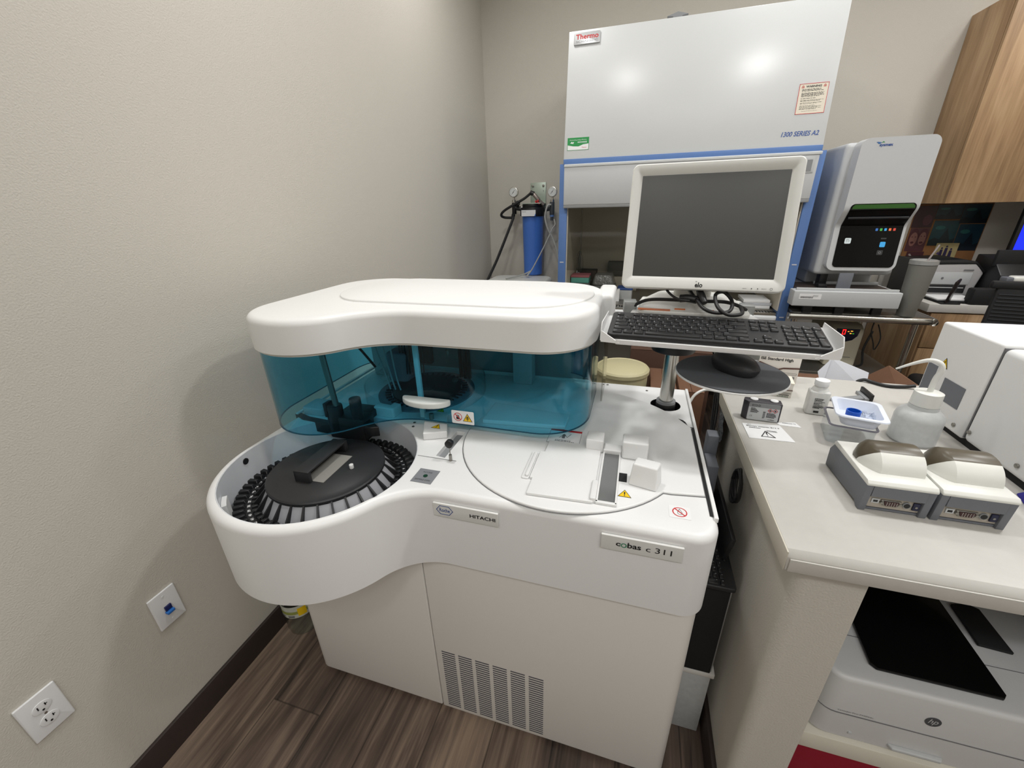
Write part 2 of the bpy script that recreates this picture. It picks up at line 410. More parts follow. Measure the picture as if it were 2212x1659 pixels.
# half-height partition that carries the counter
w = MB(); w.prism(arc(1.535,-2.728,.022,180,270,6)+[(1.62,-2.75),(1.62,-1.93),(1.513,-1.93)], 0, .874)
struct('wall_partition', w, WALL)
struct('wall_partition_back', MB().box(1.62,3.25,-1.955,-1.93,0,.874), WALL)
struct('baseboard_partition', MB().box(1.5005,1.5135,-2.74,-1.93,0,.095,.003).box(1.5005,1.62,-2.762,-2.7505,0,.095,.003), BASEB)

# ------------------------------------------------------------------ wall plates
def on_left(y, z): return frame((0.0008, y, z), (0,-1,0), (0,0,1))   # x to the right as seen facing the wall = towards -y? mirrored below
FL = lambda y,z: frame((0,y,z),(0,1,0),(0,0,1))                       # normal of (0,1,0)x(0,0,1) = +x
t = thing('wall_outlet','white double-socket electrical outlet plate low on the left wall','outlet',(0,-3.174,.44))
M = FL(-3.174,.44)
MB(M).prism(rrect(-.035,.035,-.057,.057,.003), 0, .006, .0025).build('plate', PLATE, t)
for s in (1,-1):
    m = MB(M); m.mi = 0; m.prism(circ(0,s*.0195,.0165,32,.0145), .005, .0075, .0006)
    m.mi = 1; cy = s*.0195
    m.box(-.0075,-.0055,cy-.001,cy+.0075,.0076,.0082); m.box(.0052,.0070,cy-.0002,cy+.0070,.0076,.0082); m.box(.0052,.0095,cy+.0025,cy+.004,.0076,.0082); m.prism(circ(0,cy-.0075,.0023,12),.0076,.0082)
    m.build('socket',[PLATE,INKB],t)
MB(M).cyl((0,0,.0055),(0,0,.0072),.0028,n=16).build('screw', CHROME, t)
t = thing('data_jack_plate','white wall plate with one blue network jack, nearer the machine','outlet',(0,-2.904,.4436))
M = FL(-2.904,.4436)
MB(M).prism(rrect(-.035,.035,-.057,.057,.003), 0, .006, .0025).build('plate', PLATE, t)
MB(M).box(-.0085,.0085,-.008,.0085,.0055,.0105,.0008).build('network_jack', mat('jack_navy',(20,28,84),.4), t)
MB(M).box(-.011,.009,-.0155,-.007,.0055,.018,.002).build('shutter', mat('jack_blue',(40,110,190),.4), t)
for s in (1,-1): MB(M).cyl((0,s*.0415,.0055),(0,s*.0415,.0072),.0028,n=16).build('screw', PLATE, t)

# ================================================================== chemistry analyzer
A = thing('chemistry_analyzer','large white floor-standing lab analyzer with a blue transparent hood over a round sample well','lab analyzer',(.83,-2.37,0))
XR = 1.395; CB = (.462,-2.69); RB = .252
rf = .161; fx = .82; fc = (fx,-2.735-rf)
ang = math.degrees(math.atan2(fc[1]-CB[1], fc[0]-CB[0]))
out = arc(XR-.055,-2.735+.055,.055,270,360,10)[::1]
front = [(XR,-2.01),(.21,-2.01)] + [p for p in arc(CB[0],CB[1],RB,180,360+ang,56)] + arc(fc[0],fc[1],rf,180+ang,90,16)[1:] + out
WELL = circ(.466,-2.688,.2355,72)
slot = [(.738,-2.600),(.765,-2.604),(.768,-2.47),(.741,-2.47)]
m = MB(); shell(m, front, .662, .875, .018, [(WELL,.70),(circ(1.317,-2.155,.045,36),.80),(slot,.862)])
m.build('upper_body', WHITE, A)
MB().lathe([(.2352,-.168),(.2352,-.0005),(.2335,-.0005),(.2335,-.168)],(.466,-2.688,.875),72,close=True).build('well_liner', mat('well_gray',(214,216,220),.4), A)
MB().lathe([(.0448,-.075),(.0448,-.0006)],(1.317,-2.155,.875),36).build('post_hole_shade', BLACK, A)  # black sleeve puts deep shade on the otherwise lit hole walls
MB().quad(*[(x,y,.8628) for x,y in slot]).build('slot_floor', GRAYM, A)
MB().cyl((.466,-2.688,.701),(.466,-2.688,.703),.233,n=72).build('well_floor', GRAYL, A)
m = MB(); m.cyl((.2315,-2.722,.853),(.2375,-2.7215,.853),.0085,n=20).build('well_sensor', BLACK, A)
m = MB(); m.prism(arc(.466,-2.688,.2325,222,233,6)+arc(.466,-2.688,.222,233,222,6),.75,.842).build('well_tab', WHITE, A)
# lower cabinet
m = MB(); m.prism(arc(.297,-2.688,.03,180,270,6)+[(.7275,-2.718),(.7275,-2.05),(.267,-2.05)],.018,.662,.004).build('left_cabinet_panel', WHITE2, A)
m = MB(); m.prism([(.7305,-2.05),(.7305,-2.7185)]+arc(1.385-.03,-2.7185+.03,.03,270,360,6)+[(1.385,-2.05)],.018,.662,.003).build('right_cabinet_panel', WHITE2, A)
MB().box(.32,1.34,-2.64,-2.06,.0,.04).build('plinth', BLACKM, A)
for k in range(6):
    x0 = .751+k*.0519; m = MB()
    for j in range(27):
        z = .288-j*.0096; m.box(x0,x0+.041,-2.7195,-2.7175,z-.0034,z)
    m.build('vent_grille', mat('vent_slot_shade',(84,82,88),.7), A)  # flat dark strips imitate the shade inside recessed slots
# deck seams, trims
m = MB(); m.box(.692,.80,-2.6115,-2.610,.8752,.8756); m.build('deck_seam', INKG, A)
m = MB(); m.box(1.3795,1.386,-2.664,-2.298,.8752,.8760).prism([(1.386,-2.298),(1.379,-2.292),(1.363,-2.288),(1.349,-2.245),(1.361,-2.252),(1.367,-2.262),(1.373,-2.29),(1.386,-2.291)][::-1],.8752,.8760); m.build('deck_gap', BLACKM, A)
MB().box(1.3866,1.3945,-2.672,-2.02,.868,.8785,.001).build('side_rail', WHITE, A)
for x,y in ((1.114,-2.037),(1.13,-2.039),(1.262,-2.06),(.597,-2.455),(.605,-2.478)):
    MB().cyl((x,y,.8745),(x,y,.8765),.004,n=16).build('screw', STEEL, A)
# reagent lid
lidp = arc(1.059,-2.449,.284,120,325,48)+[(1.309,-2.612),(1.3775,-2.603),(1.3775,-2.299)]+arc(1.062,-2.45,.348,34,96,20)+[(.93,-2.15)]
m = MB(); m.prism(offset(lidp,-.0022),.8752,.8757).build('lid_gap', INKG, A)
m = MB(); shell(m, lidp, .8757, .8805, .0035, seg=3).build('reagent_lid', WHITE, A)
f = MB(); f.prism([(1.0045,-2.70),(1.1475,-2.694),(1.1465,-2.47),(1.010,-2.474),(1.010,-2.53),(.998,-2.53),(.998,-2.643),(1.0045,-2.643)][::-1][::-1],.8806,.8875,.0018)
flap = f.build('reagent_flap', WHITE, A)
MB().prism(rrect(.978,.9965,-2.645,-2.533,.004),.8806,.8845,.0015).prism(rrect(.986,.9945,-2.64,-2.54,.003),.8845,.890,.002).build('finger_recess', WHITE, flap)
MB().prism(rrect(1.140,1.153,-2.69,-2.625,.003),.8806,.8935,.002).build('flap_latch', WHITE, flap)
MB().box(1.128,1.134,-2.478,-2.466,.8806,.892,.001).box(1.14,1.146,-2.478,-2.462,.8806,.892,.001).build('hinge', WHITE, flap)
m = MB(); m.mi=0; m.box(1.1525,1.196,-2.692,-2.684,.8806,.8865,.001).box(1.1525,1.196,-2.49,-2.483,.8806,.8865,.001).box(1.1525,1.157,-2.69,-2.485,.8806,.8865,.001).box(1.192,1.196,-2.69,-2.485,.8806,.8865,.001); m.build('window_frame', WHITE, A)
MB().box(1.157,1.192,-2.684,-2.49,.8806,.8822).build('window', mat('window_glass',(110,112,112),.08,spec=.8), A)
m = MB(); tw = [(1.216,-2.607),(1.277,-2.621),(1.289,-2.583),(1.229,-2.566)]; tp = [(1.2225,-2.600),(1.274,-2.611),(1.284,-2.581),(1.232,-2.569)]
m.prism(tw,.8806,.9335,.004,3,top=tp).build('access_tower', WHITE, A)
MB().box(1.195,1.214,-2.60,-2.567,.8806,.8812).build('access_hole', BLACKM, A)
MB().prism(rrect(1.197,1.259,-2.505,-2.46,.006),.8806,.928,.004).build('reagent_housing', WHITE, A)
MB().prism(rrect(1.152,1.197,-2.495,-2.462,.003),.8806,.894,.003).prism(rrect(1.108,1.152,-2.492,-2.445,.004),.8806,.915,.003).build('reagent_bracket', WHITE, A)
m = MB(frame((1.002,-2.473,.8806),(1,0,0),(0,1,0))); m.mi=0; m.box(0,.086,0,.073,0,.0003); m.mi=1; ring_w=.0005
for a,b in (((0,0),(.086,0)),((.086,0),(.086,.073)),((.086,.073),(0,.073)),((0,.073),(0,0))): m.strip([a,b],.0004,.0006)
lines(m,.02,.072,[.006,.011,.016],.0025,5); m.strip([(.03,.03),(.04,.05),(.05,.034),(.058,.052)],.0007,.0007); m.prism(rrect(.036,.044,.028,.048,.001),0,.0007)
m.mi=2; m.box(0,.086,.064,.073,.0003,.0008)
m.build('instruction_label',[PAPER,INKG,RED],A)
m = MB(frame((1.211,-2.645,.8806),(1,0,0),(0,1,0))); tri_sign(m,0,0,.029); m.build('warning_sticker',[YEL,INKB],A)
m = MB(frame((1.322,-2.667,.8753),(1,0,0),(0,1,0))); m.mi=0; m.prism(rrect(-.021,.021,-.019,.019,.003),0,.0003); m.mi=1; ring(m,0,0,.0145,.0022); m.strip([(-.0095,.0095),(.0095,-.0095)],.0011,.0008)
m.mi=2; m.strip([(0,.010),(-.0045,-.001),(-.0035,-.006),(0,-.0075),(.0035,-.006),(.0045,-.001),(0,.010)],.0005,.0006); m.build('no_liquids_sticker',[PAPER,RED,INKG],A)
m = MB(frame((.7535,-2.687,.8753),(1,0,0),(0,1,0))); m.mi=0; m.box(-.0265,.0265,-.0265,.0265,0,.0004); m.mi=1; m.text('ACCESS',-.013,.012,.024,.0048,.0006); m.text('SAMPLE DISK',-.020,-.0175,.040,.005,.0006)
m.mi=2; m.cyl((0,0,0),(0,0,.0012),.0055,n=24); m.build('access_label',[mat('label_gray',(128,130,134),.5),INKB,mat('lamp_green_off',(20,60,40),.3)],A)
# name plates
def plate(x0,x1,z0,z1,fn,name):
    M = frame((x0,-2.7352,z0),(1,0,0),(0,0,1)); m = MB(M); m.mi=0; w=x1-x0; h=z1-z0
    m.prism(rrect(0,w,0,h,.0015),0,.006,.0015); m2 = MB(frame((x0,-2.7416,z0),(1,0,0),(0,0,1))); pl = m.build('name_plate', mat('name_plate_white',(222,222,219),.25), A)
    fn(m2,w,h); m2.build('lettering',[INKB,INKBL,mat('emerald_ink',(30,130,90),.5)],pl)
def np1(m,w,h):
    m.mi=1; hx = [(.009,h*.55),(.018,h*.86),(.040,h*.86),(.049,h*.55),(.040,h*.24),(.018,h*.24),(.009,h*.55)]; m.strip(hx,.0007,.0003); m.text('Roche',.0165,h*.42,.0255,h*.28,.0003,bold=.01)
    m.mi=0; m.text('HITACHI',.090,h*.38,.060,.0095,.0003,bold=.02)
def np2(m,w,h):
    m.mi=0; m.text('c',.030,.014,.0085,.0085,.0003,bold=.02); m.text('bas',.0525,.0135,.026,.0135,.0003,bold=.02); m.text('c',.088,.0135,.0085,.0085,.0003); m.text('311',.105,.0135,.031,.0135,.0003)
    m.mi=2; ring(m,.0455,.018,.0056,.0018,28); 
    for s in (1,-1): m.strip([(.0455+s*.0066,.0145),(.0455+s*.0076,.018),(.0455+s*.0066,.0215)],.0003,.0003)
plate(.7955,.952,.8125,.8495,np1,'a'); plate(1.172,1.329,.8125,.8495,np2,'b')

# blue hood: cover, oval plate, screen
nc = (.352,-2.482); nr = .167; rf2=.214; fc2=(.66,-2.492-rf2)
an = math.degrees(math.atan2(fc2[1]-nc[1], fc2[0]-nc[0]))
cov = arc(.95,-2.17,.16,0,90,14)+arc(.345,-2.17,.16,90,180,14)+arc(nc[0],nc[1],nr,180,360+an,40)+arc(fc2[0],fc2[1],rf2,180+an,90,14)[1:]+arc(.965,-2.347,.145,270,360,16)
m = MB(); shell(m, cov, 1.137, 1.225, .018, seg=6); cv = m.build('hood_cover', LID, A)
ov = arc(.895,-2.235,.19,-90,90,26)+arc(.46,-2.235,.19,90,270,26)
ov = [(x+(0.03*(.46-x)/.19 if x<.46 else 0), y) for x,y in ov]
m = MB(); m.prism(offset(ov,-.0025),1.2245,1.2256); shell(m, ov, 1.2256, 1.2305, .004, seg=3); m.build('oval_panel', LID, cv)
m = MB(); m.prism(offset(cov,.0065), 1.130, 1.1372); m.build('cover_lip', mat('lip_gray',(206,204,196),.5), cv)
MB().prism(rrect(1.085,1.136,-2.20,-2.02,.012),1.128,1.222,.012,4).build('hood_arm', LID, A)
MB().box(1.118,1.122,-2.19,-2.03,.881,1.128).box(1.04,1.118,-2.03,-2.026,.881,1.128).build('side_window', SMOKE, A)
def wall_loop(mb, P, t, z0, z1):
    Q = offset(P, t); n = len(P)
    v = [(x,y,z0) for x,y in P]+[(x,y,z1) for x,y in P]+[(x,y,z0) for x,y in Q]+[(x,y,z1) for x,y in Q]; f = []
    for i in range(n):
        j=(i+1)%n; f += [(i,j,n+j,n+i),(2*n+j,2*n+i,3*n+i,3*n+j),(j,i,2*n+i,2*n+j),(n+i,n+j,3*n+j,3*n+i)]
    mb.poly(v,f)
scr = offset(cov,.009)
m = MB(); wall_loop(m, scr, .003, .906, 1.1315); m.build('hood_screen', TEAL, A)
m = MB(); wall_loop(m, offset(scr,-.0004), .0038, .9048, .9068); m.build('screen_edge', mat('screen_edge_teal',(30,84,104),.3), A)
# hood handle and sticker on the screen
HP = [(.595,-2.4845)]+[( .665+.073*math.cos(R(a)), -2.4845-.042*math.sin(R(a)) ) for a in range(180,-1,-12)][1:-1]+[(.738,-2.4845)]
m = MB(); m.prism(HP[::-1] if False else HP,.964,.982,.005,3).build('hood_handle', mat('handle_white',(222,226,222),.35), A)
MB().prism([(.601,-2.425),(.616,-2.425),(.616,-2.415),(.601,-2.415)],.878,1.13,.001).build('lift_strut', WHITE, A)
M = frame((.737,-2.4862,.911),(1,0,0),(0,0,1)); m = MB(M); m.mi=0; m.prism(rrect(0,.066,0,.040,.003),0,.0006); m.mi=1; M2 = M@Matrix.Translation((0,0,.0007)); m.M=M2
ring(m,.0185,.021,.0125,.0018); m.strip([(.0105,.029),(.0265,.013)],.001,.0007)
m.mi=2
for k,dx in enumerate((-.004,-.0015,.001,.0035)): m.strip([(.0185+dx,.019),(.0185+dx,.0275-abs(k-1.5)*.001)],.0006,.0005)
m.prism(rrect(.0135,.0235,.0135,.020,.002),0,.0004); tri_sign(m,.047,.017,.028,(3,2)); m.mi=2; ring(m,.047,.0195,.0042,.0012,14,z=.001); m.prism(circ(.047,.0195,.0016,8),0,.0012)
m.build('biohazard_sticker',[PAPER,RED,INKB,YEL],A)
# inside the hood
MB().box(.20,1.09,-2.03,-2.02,.875,1.13).build('rear_panel', mat('rear_panel_gray',(150,156,158),.6), A)
MB().box(.205,.214,-2.50,-2.03,.8752,.882).box(.214,1.08,-2.036,-2.03,.8752,.884).build('deck_ledge', WHITE, A)
rd = (.527,-2.235)
m = MB(); m.lathe([(.165,.0),(.165,.006),(.122,.006),(.122,.0)],(rd[0],rd[1],.8752),56,close=True); m.build('reaction_ring', GRAYD, A)
m = MB(); m.cyl((*rd,.8753),(*rd,.889),.118,n=48,bev=.003).cyl((*rd,.889),(*rd,.902),.03,n=24)
for k in range(40): a=2*PI*k/40; m.box(-.003,.003,.122,.142,0,.011,M=Matrix.Translation((*rd,.8753))@Matrix.Rotation(a,4,'Z'))
m.build('reaction_disk', BLACK, A)
m = MB(); wall_loop(m, circ(*rd,.205,60), .002, .8756, .925); m.build('dust_guard', CLEAR, A)
MB().prism([(.452,-2.442),(.52,-2.446),(.527,-2.405),(.50,-2.40),(.498,-2.418),(.452,-2.412)],.8752,.906,.003).build('rinse_block', WHITE, A)
# sample arm
m = MB(); m.cyl((.381,-2.515,.93),(.366,-2.515,1.13),.0085,n=18); m.build('sample_arm_pole', STEEL, A)
m = MB(); m.cyl((.374,-2.515,.86),(.374,-2.515,.937),.0215,n=24,bev=.003).cyl((.447,-2.512,.87),(.447,-2.512,.967),.0165,n=24,bev=.003)
m.box(.350,.474,-2.530,-2.475,.832,.905,.006).box(.345,.356,-2.53,-2.50,.90,.945,.002).box(.36,.46,-2.49,-2.42,.8755,.90,.004)
m.build('sample_arm_motor', BLACK, A)
m = MB(); m.prism([(.198,-2.497),(.212,-2.505),(.25,-2.522),(.355,-2.530),(.355,-2.508),(.26,-2.500),(.222,-2.488),(.205,-2.482)],.842,.878,.003); m.build('sample_arm_bracket', BLACK, A)
MB().prism([(.47,-2.53),(.505,-2.54),(.527,-2.53),(.505,-2.515),(.47,-2.49)],.862,.893,.003).build('sample_arm_tip', BLACK, A)
MB().prism(rrect(.222,.30,-2.49,-2.42,.01),.8755,.90,.004).build('reader_block', GRAYL, A)
m = MB(); m.tube([(.36,-2.40,1.13),(.385,-2.36,1.05),(.40,-2.33,.99)],.004,8); m.build('sample_tubing', BLACK, A)
# wash station: grey body with hanging tubes
m = MB(); m.prism(rrect(.375,.455,-2.24,-2.16,.02),.90,1.005,.008).prism(rrect(.385,.47,-2.235,-2.17,.015),1.04,1.10,.004); m.build('wash_station', mat('wash_purple_gray',(150,138,148),.6), A)
m = MB(); rnd = random.Random(3)
for k in range(9):
    x=.43+k*.011; m.tube([(x-.02,-2.20+.01*(k%3),1.13),(x-.005,-2.215,1.08),(x,-2.225,1.0),(x,-2.23,.93)],.0022,6,4)
m.build('wash_tube_bundle', BLACK, A)
m = MB(); m.prism(rrect(.452,.545,-2.22,-2.19,.01),.97,1.06,.004); m.build('wash_comb', BLACKM, A)
m = MB()
for k in range(3): m.tube([(.35+.03*k,-2.26,1.13),(.365+.03*k,-2.27,1.05),(.40+.02*k,-2.28,.94),(.41+.02*k,-2.28,.89)],.0028,6,5)
m.build('clear_tubing', GRAYL, A)
m = MB()
for k in range(24): a=k*.9; m.tube([(.385+.012*math.cos(a+q*.15),-2.27+.012*math.sin(a+q*.15),.99-.0035*(k+q/6)) for q in range(7)],.0012,5,0)
m.build('coiled_tube', GRAYL, A)
m = MB(); m.box(.596,.604,-2.11,-2.09,.876,1.12,.001).box(.615,.625,-2.115,-2.09,.876,1.12,.001).box(.63,.636,-2.11,-2.09,.876,1.10,.001); m.build('reagent_probe_mast', BLACK, A)
m = MB(); m.cyl((.56,-2.12,.94),(.56,-2.12,1.12),.002,n=8).cyl((.56,-2.12,.975),(.56,-2.12,.99),.008,n=12).cyl((.60,-2.16,.875),(.60,-2.16,.897),.011,n=18); m.build('probe', STEEL, A)
MB().prism(rrect(.80,.87,-2.10,-2.045,.003),.8752,1.13,.002).build('right_column', GRAYL, A)
MB().prism([(.80,-2.30),(1.04,-2.33),(1.04,-2.40),(.80,-2.42)],.8806,.894,.003).build('inner_tray', WHITE, A)
MB().box(.40,.80,-2.0385,-2.0365,.884,.889).build('rear_rod', PAPER, A)
MB().prism(rrect(.25,.37,-2.14,-2.05,.01),.8752,1.02,.004).build('left_rear_housing', GRAYL, A)
# ISE cover block with screw and warning
Mb = Matrix.Translation((.676,-2.470,.8752))@Matrix.Rotation(R(24),4,'Z')
m = MB(Mb); m.prism(rrect(-.033,.033,-.062,.062,.003),0,.022,.003); iseb = m.build('electrode_cover', WHITE, A)
MB(Mb).cyl((-.012,.018,.022),(-.012,.018,.040),.007,n=20,bev=.001).build('thumb_screw', STEEL, iseb)
m = MB(Mb@Matrix.Translation((.004,-.032,.0222))@Matrix.Rotation(R(-24),4,'Z')); tri_sign(m,0,0,.028); m.build('warning_sticker',[YEL,INKB],iseb)
m = MB(Matrix.Translation((.662,-2.404,.898))); tri_sign(m,0,0,.026); m.build('warning_sticker',[mat('yellow_green',(170,190,20),.5),INKB],iseb)
m = MB(); m.cyl((.7855,-2.612,.8755),(.7855,-2.612,.893),.004,n=12).cyl((.7855,-2.612,.893),(.785,-2.61,.918),.0013,n=8); ms = m.build('sampler_pin', STEEL, A)
MB().cyl((.785,-2.616,.924),(.785,-2.604,.924),.0105,n=24,bev=.001).build('pin_knob', BLACK, ms)

# ================================================================== sample disk (lifts out)
D = thing('sample_disk','black round sample disk with bar handle sitting in the white well','sample disk',(.452,-2.674,.70))
dc = (.452,-2.671)
m = MB(); m.lathe([(0,.842),(.120,.842),(.124,.839),(.144,.838),(.147,.835),(.147,.829),(.0,.829)],(*dc,0),80,close=False); m.build('disk_plate', DISKB, D)
m = MB(); hx0,hx1,hy0,hy1 = .418,.462,-2.748,-2.590
rot = Matrix.Translation((.436,-2.672,0))@Matrix.Rotation(R(2),4,'Z')@Matrix.Translation((-.436,2.672,0))
m.M = rot; m.box(hx0,hx1,hy0,hy1,.868,.874,.002).box(hx0,hx1,hy0,hy0+.01,.842,.872,.002).box(hx0,hx1,hy1-.012,hy1,.842,.872,.002).box(hx0,hx0+.006,hy0,hy1,.842,.872,.001)
hd = m.build('handle', DISKB, D)
m = MB(rot); m.box(.434,.492,-2.738,-2.618,.8422,.8432); m.build('handle_recess', mat('recess_gray',(150,148,142),.4), D)
MB().cyl((.524,-2.664,.842),(.524,-2.664,.854),.0055,n=20,bev=.001).build('locating_pin', WHITE, D)
m = MB(); m.lathe([(.146,.827),(.170,.787),(.166,.780),(.12,.780)],(*dc,0),80); m.build('inner_cone', mat('cone_white',(168,168,172),.3), D)
NR = 30
for k in range(NR):
    a = 2*PI*k/NR; Mr = Matrix.Translation((*dc,0))@Matrix.Rotation(a,4,'Z'); m = MB(Mr)
    m.poly([(.145,-.0021,.833),(.181,-.0021,.798),(.181,-.0021,.782),(.145,-.0021,.815),(.145,.0021,.833),(.181,.0021,.798),(.181,.0021,.782),(.145,.0021,.815)],[(0,1,2,3),(7,6,5,4),(0,4,5,1),(1,5,6,2),(2,6,7,3),(3,7,4,0)]); m.build('rib', RIBM, D)
m = MB(); m.lathe([(.168,.789),(.224,.789),(.226,.78),(.226,.77),(.168,.77)],(*dc,0),80,close=True); m.build('tube_ring', BLACK, D)
m = MB()
for k in range(60):
    a = 2*PI*(k+.5)/60; Mr = Matrix.Translation((*dc,0))@Matrix.Rotation(a,4,'Z')
    m.poly([(.198,-.0078,.787),(.226,-.009,.787),(.226,.009,.787),(.198,.0078,.787),(.201,-.0048,.797),(.225,-.0066,.799),(.225,.0066,.799),(.201,.0048,.799)],[(3,2,1,0),(4,5,6,7),(0,1,5,4),(1,2,6,5),(2,3,7,6),(3,0,4,7)],.0012,1,Mr)
m.build('outer_teeth', RIBM, D)
m = MB()
for k in range(60):
    a = 2*PI*(k+.5)/60; Mr = Matrix.Translation((*dc,0))@Matrix.Rotation(a,4,'Z')
    m.poly([(.169,-.0055,.787),(.186,-.0068,.787),(.186,.0068,.787),(.169,.0055,.787),(.171,-.0034,.799),(.185,-.0050,.800),(.185,.0050,.800),(.171,.0034,.799)],[(3,2,1,0),(4,5,6,7),(0,1,5,4),(1,2,6,5),(2,3,7,6),(3,0,4,7)],.001,1,Mr)
m.build('inner_teeth', RIBM, D)
m = MB()
for k in range(60):
    a = 2*PI*(k+.5)/60
    m.M = Matrix.Translation((*dc,0))@Matrix.Rotation(a,4,'Z')@Matrix.Translation((.192,0,.7895))@Matrix.Rotation(R(-90),4,'Z')
    s = str(k+1); m.text(s,-.0026*len(s),-.0034,.0046*len(s),.0068,0,bold=.03)
m.build('numbering', PAPER, D)
# ================================================================== biosafety cabinet
H = thing('biosafety_cabinet','tall light gray biological safety cabinet with blue frame against the back wall','safety cabinet',(1.365,-.5,0))
hx0,hx1 = .752,1.975
P = lambda s: (-.88+.08*s, 1.69+.58*s)
m = MB(); m.ext([(-.88,1.69),(-.10,1.69),(-.10,2.27),(-.80,2.27)],'X',hx0,hx1,.003,2); m.build('upper_housing', HOODW, H)
MB().box(hx0,hx1,-.883,-.12,1.666,1.692,.002).build('blue_band', BLUE, H)
m = MB(); m.ext([(-.906,1.652),(-.906,1.664),(-.88,1.668),(-.86,1.668),(-.86,1.650)],'X',hx0+.008,hx1-.003,.001,2); m.build('ledge', HOODW, H)
m = MB(); m.box(hx0+.008,hx1-.01,-.902,-.865,1.462,1.655,.004); m.build('front_fascia', HOODG, H)
MB().box(hx0+.008,hx1-.01,-.900,-.868,1.446,1.463,.003).build('fascia_lip', mat('lip_dark_gray',(150,151,152),.5), H)
for x0,x1 in ((.731,.776),(1.955,1.999)):
    m = MB(); m.box(x0,x1,-.872,-.12,.80,1.67,.002).build('side_frame', BLUE, H)
    for z in (1.145,.865): MB().box((x0+x1)/2-.011,(x0+x1)/2+.011,-.8735,-.8718,z,z+.006).build('frame_notch', PAPERG, H)
MB().box(.776,1.955,-.20,-.18,.90,1.67).build('interior_back_wall', DOORIN, H)
MB().box(.776,.782,-.86,-.20,.90,1.67).build('interior_side_wall', DOORIN, H); MB().box(1.949,1.955,-.86,-.20,.90,1.67).build('interior_side_wall', DOORIN, H)
MB().box(.776,1.955,-.80,-.20,.875,.893).build('work_surface', STEEL, H)
m = MB(); m.box(.776,1.955,-.862,-.80,.872,.888,.002)
gr = m.build('front_grille', CHROME, H)
m = MB()
for k in range(78): x=.79+k*.015; m.box(x,x+.008,-.85,-.812,.8882,.8888)
m.build('grille_slots', BLACKM, gr)
MB().box(.776,1.955,-.872,-.835,.845,.872,.008,3).build('arm_rest', GLOSSW, H)
MB().box(.776,1.955,-.858,-.852,1.10,1.66).build('sash_glass', SMOKE, H)
MB().box(.776,1.955,-.86,-.15,.775,.845,.003).build('lower_housing', GRAYD, H)
for x in (.80,1.93):
    for y in (-.82,-.2): MB().box(x-.03,x+.03,y-.03,y+.03,0,.776,.003).build('stand_leg', HOODG, H)
MB().box(.83,1.90,-.23,-.17,.2,.26).build('stand_crossbar', HOODG, H)
def on_hood(s0, x0):
    y,z = P(s0); u = Vector((0,.08,.58)).normalized(); return frame((x0,y-.0004,z),(1,0,0),u)
L0 = math.hypot(.08,.58)
def hs(z): return (z-1.69)/.58
m = MB(on_hood(hs(2.207),.779)); m.mi=0; m.prism(rrect(0,.131,0,.052,.004),0,.006,.002); bd = m.build('brand_badge', mat('badge_silver',(196,197,198),.3,metal=.5), H)
m = MB(on_hood(hs(2.207),.779)@Matrix.Translation((0,0,.0063))); m.mi=0; m.text('Thermo',.010,.022,.113,.022,0,bold=.025); m.mi=1; m.text('SCIENTIFIC',.012,.008,.108,.0085,0); m.build('lettering',[RED,INKG],bd)
m = MB(on_hood(hs(1.733),.7695)); m.mi=0; m.prism(rrect(0,.115,0,.061,.004),0,.0006); m.M = m.M@Matrix.Translation((0,0,.0007))
m.mi=1; m.prism([(.0015,.026),(.03,.020),(.06,.018),(.085,.027),(.1135,.030),(.1135,.0595),(.0015,.0595)],0,.0003); m.mi=0; m.text('Outstanding energy efficiency',.012,.046,.090,.006,.0005)
m.prism([(.015,.034),(.023,.042),(.03,.032)],0,.0005); m.prism([(.024,.038),(.036,.040),(.030,.030)],0,.0005); lines(m,.055,.105,[.035,.039],.002,4,.1)
m.mi=2; m.text('Thermo',.077,.010,.026,.0055,.0005); m.mi=1; m.strip([(.001,.001),(.114,.001),(.114,.060),(.001,.060),(.001,.001)],.0008,.0004)
m.build('energy_label',[PAPER,GREEN,RED],H)
m = MB(on_hood(hs(1.8245),1.8345)); m.mi=0; m.box(0,.115,0,.121,0,.0005); m.mi=1; m.strip([(.0,.0),(.115,.0),(.115,.121),(.0,.121),(.0,.0)],.0008,.0012)
for cx in (.014,.101):
    for a in (90,210,330): ring(m,cx+.0028*math.cos(R(a)),.109+.0028*math.sin(R(a)),.0036,.0016,12,z=.0008)
m.mi=2; m.text('WARNING',.026,.105,.062,.009,.0007,bold=.04); lines(m,.012,.105,[.098,.0945,.091,.083,.0795,.076,.0725,.069,.061,.054,.0505,.043,.0395,.032,.0285,.025,.0215,.018],.0022,9,.35); lines(m,.024,.088,[.009],.003,3,.05)
m.build('warning_label',[mat('label_ivory',(226,218,200),.6),RED,INKB],H)
m = MB(on_hood(hs(1.7335),1.792)); m.text('1300 SERIES A2',0,0,.155,.021,.0004,shear=.22,bold=.02); m.build('model_lettering', INKBL, H)
m = MB(frame((1.906,-.9026,1.575),(1,0,0),(0,0,1))); m.mi=0; m.prism(rrect(0,.045,0,.066,.003),0,.003,.001); m.mi=1; m.box(.012,.034,.006,.056,.0031,.0036); m.build('control_panel',[GRAYL,GRAYM],H)
MB().ext([(1.225,2.362),(1.277,2.376),(1.329,2.362),(1.300,2.358),(1.296,2.27),(1.258,2.27),(1.254,2.358)][::-1],'Y',-.53,-.49,0).build('exhaust_bracket', GRAYM, H)

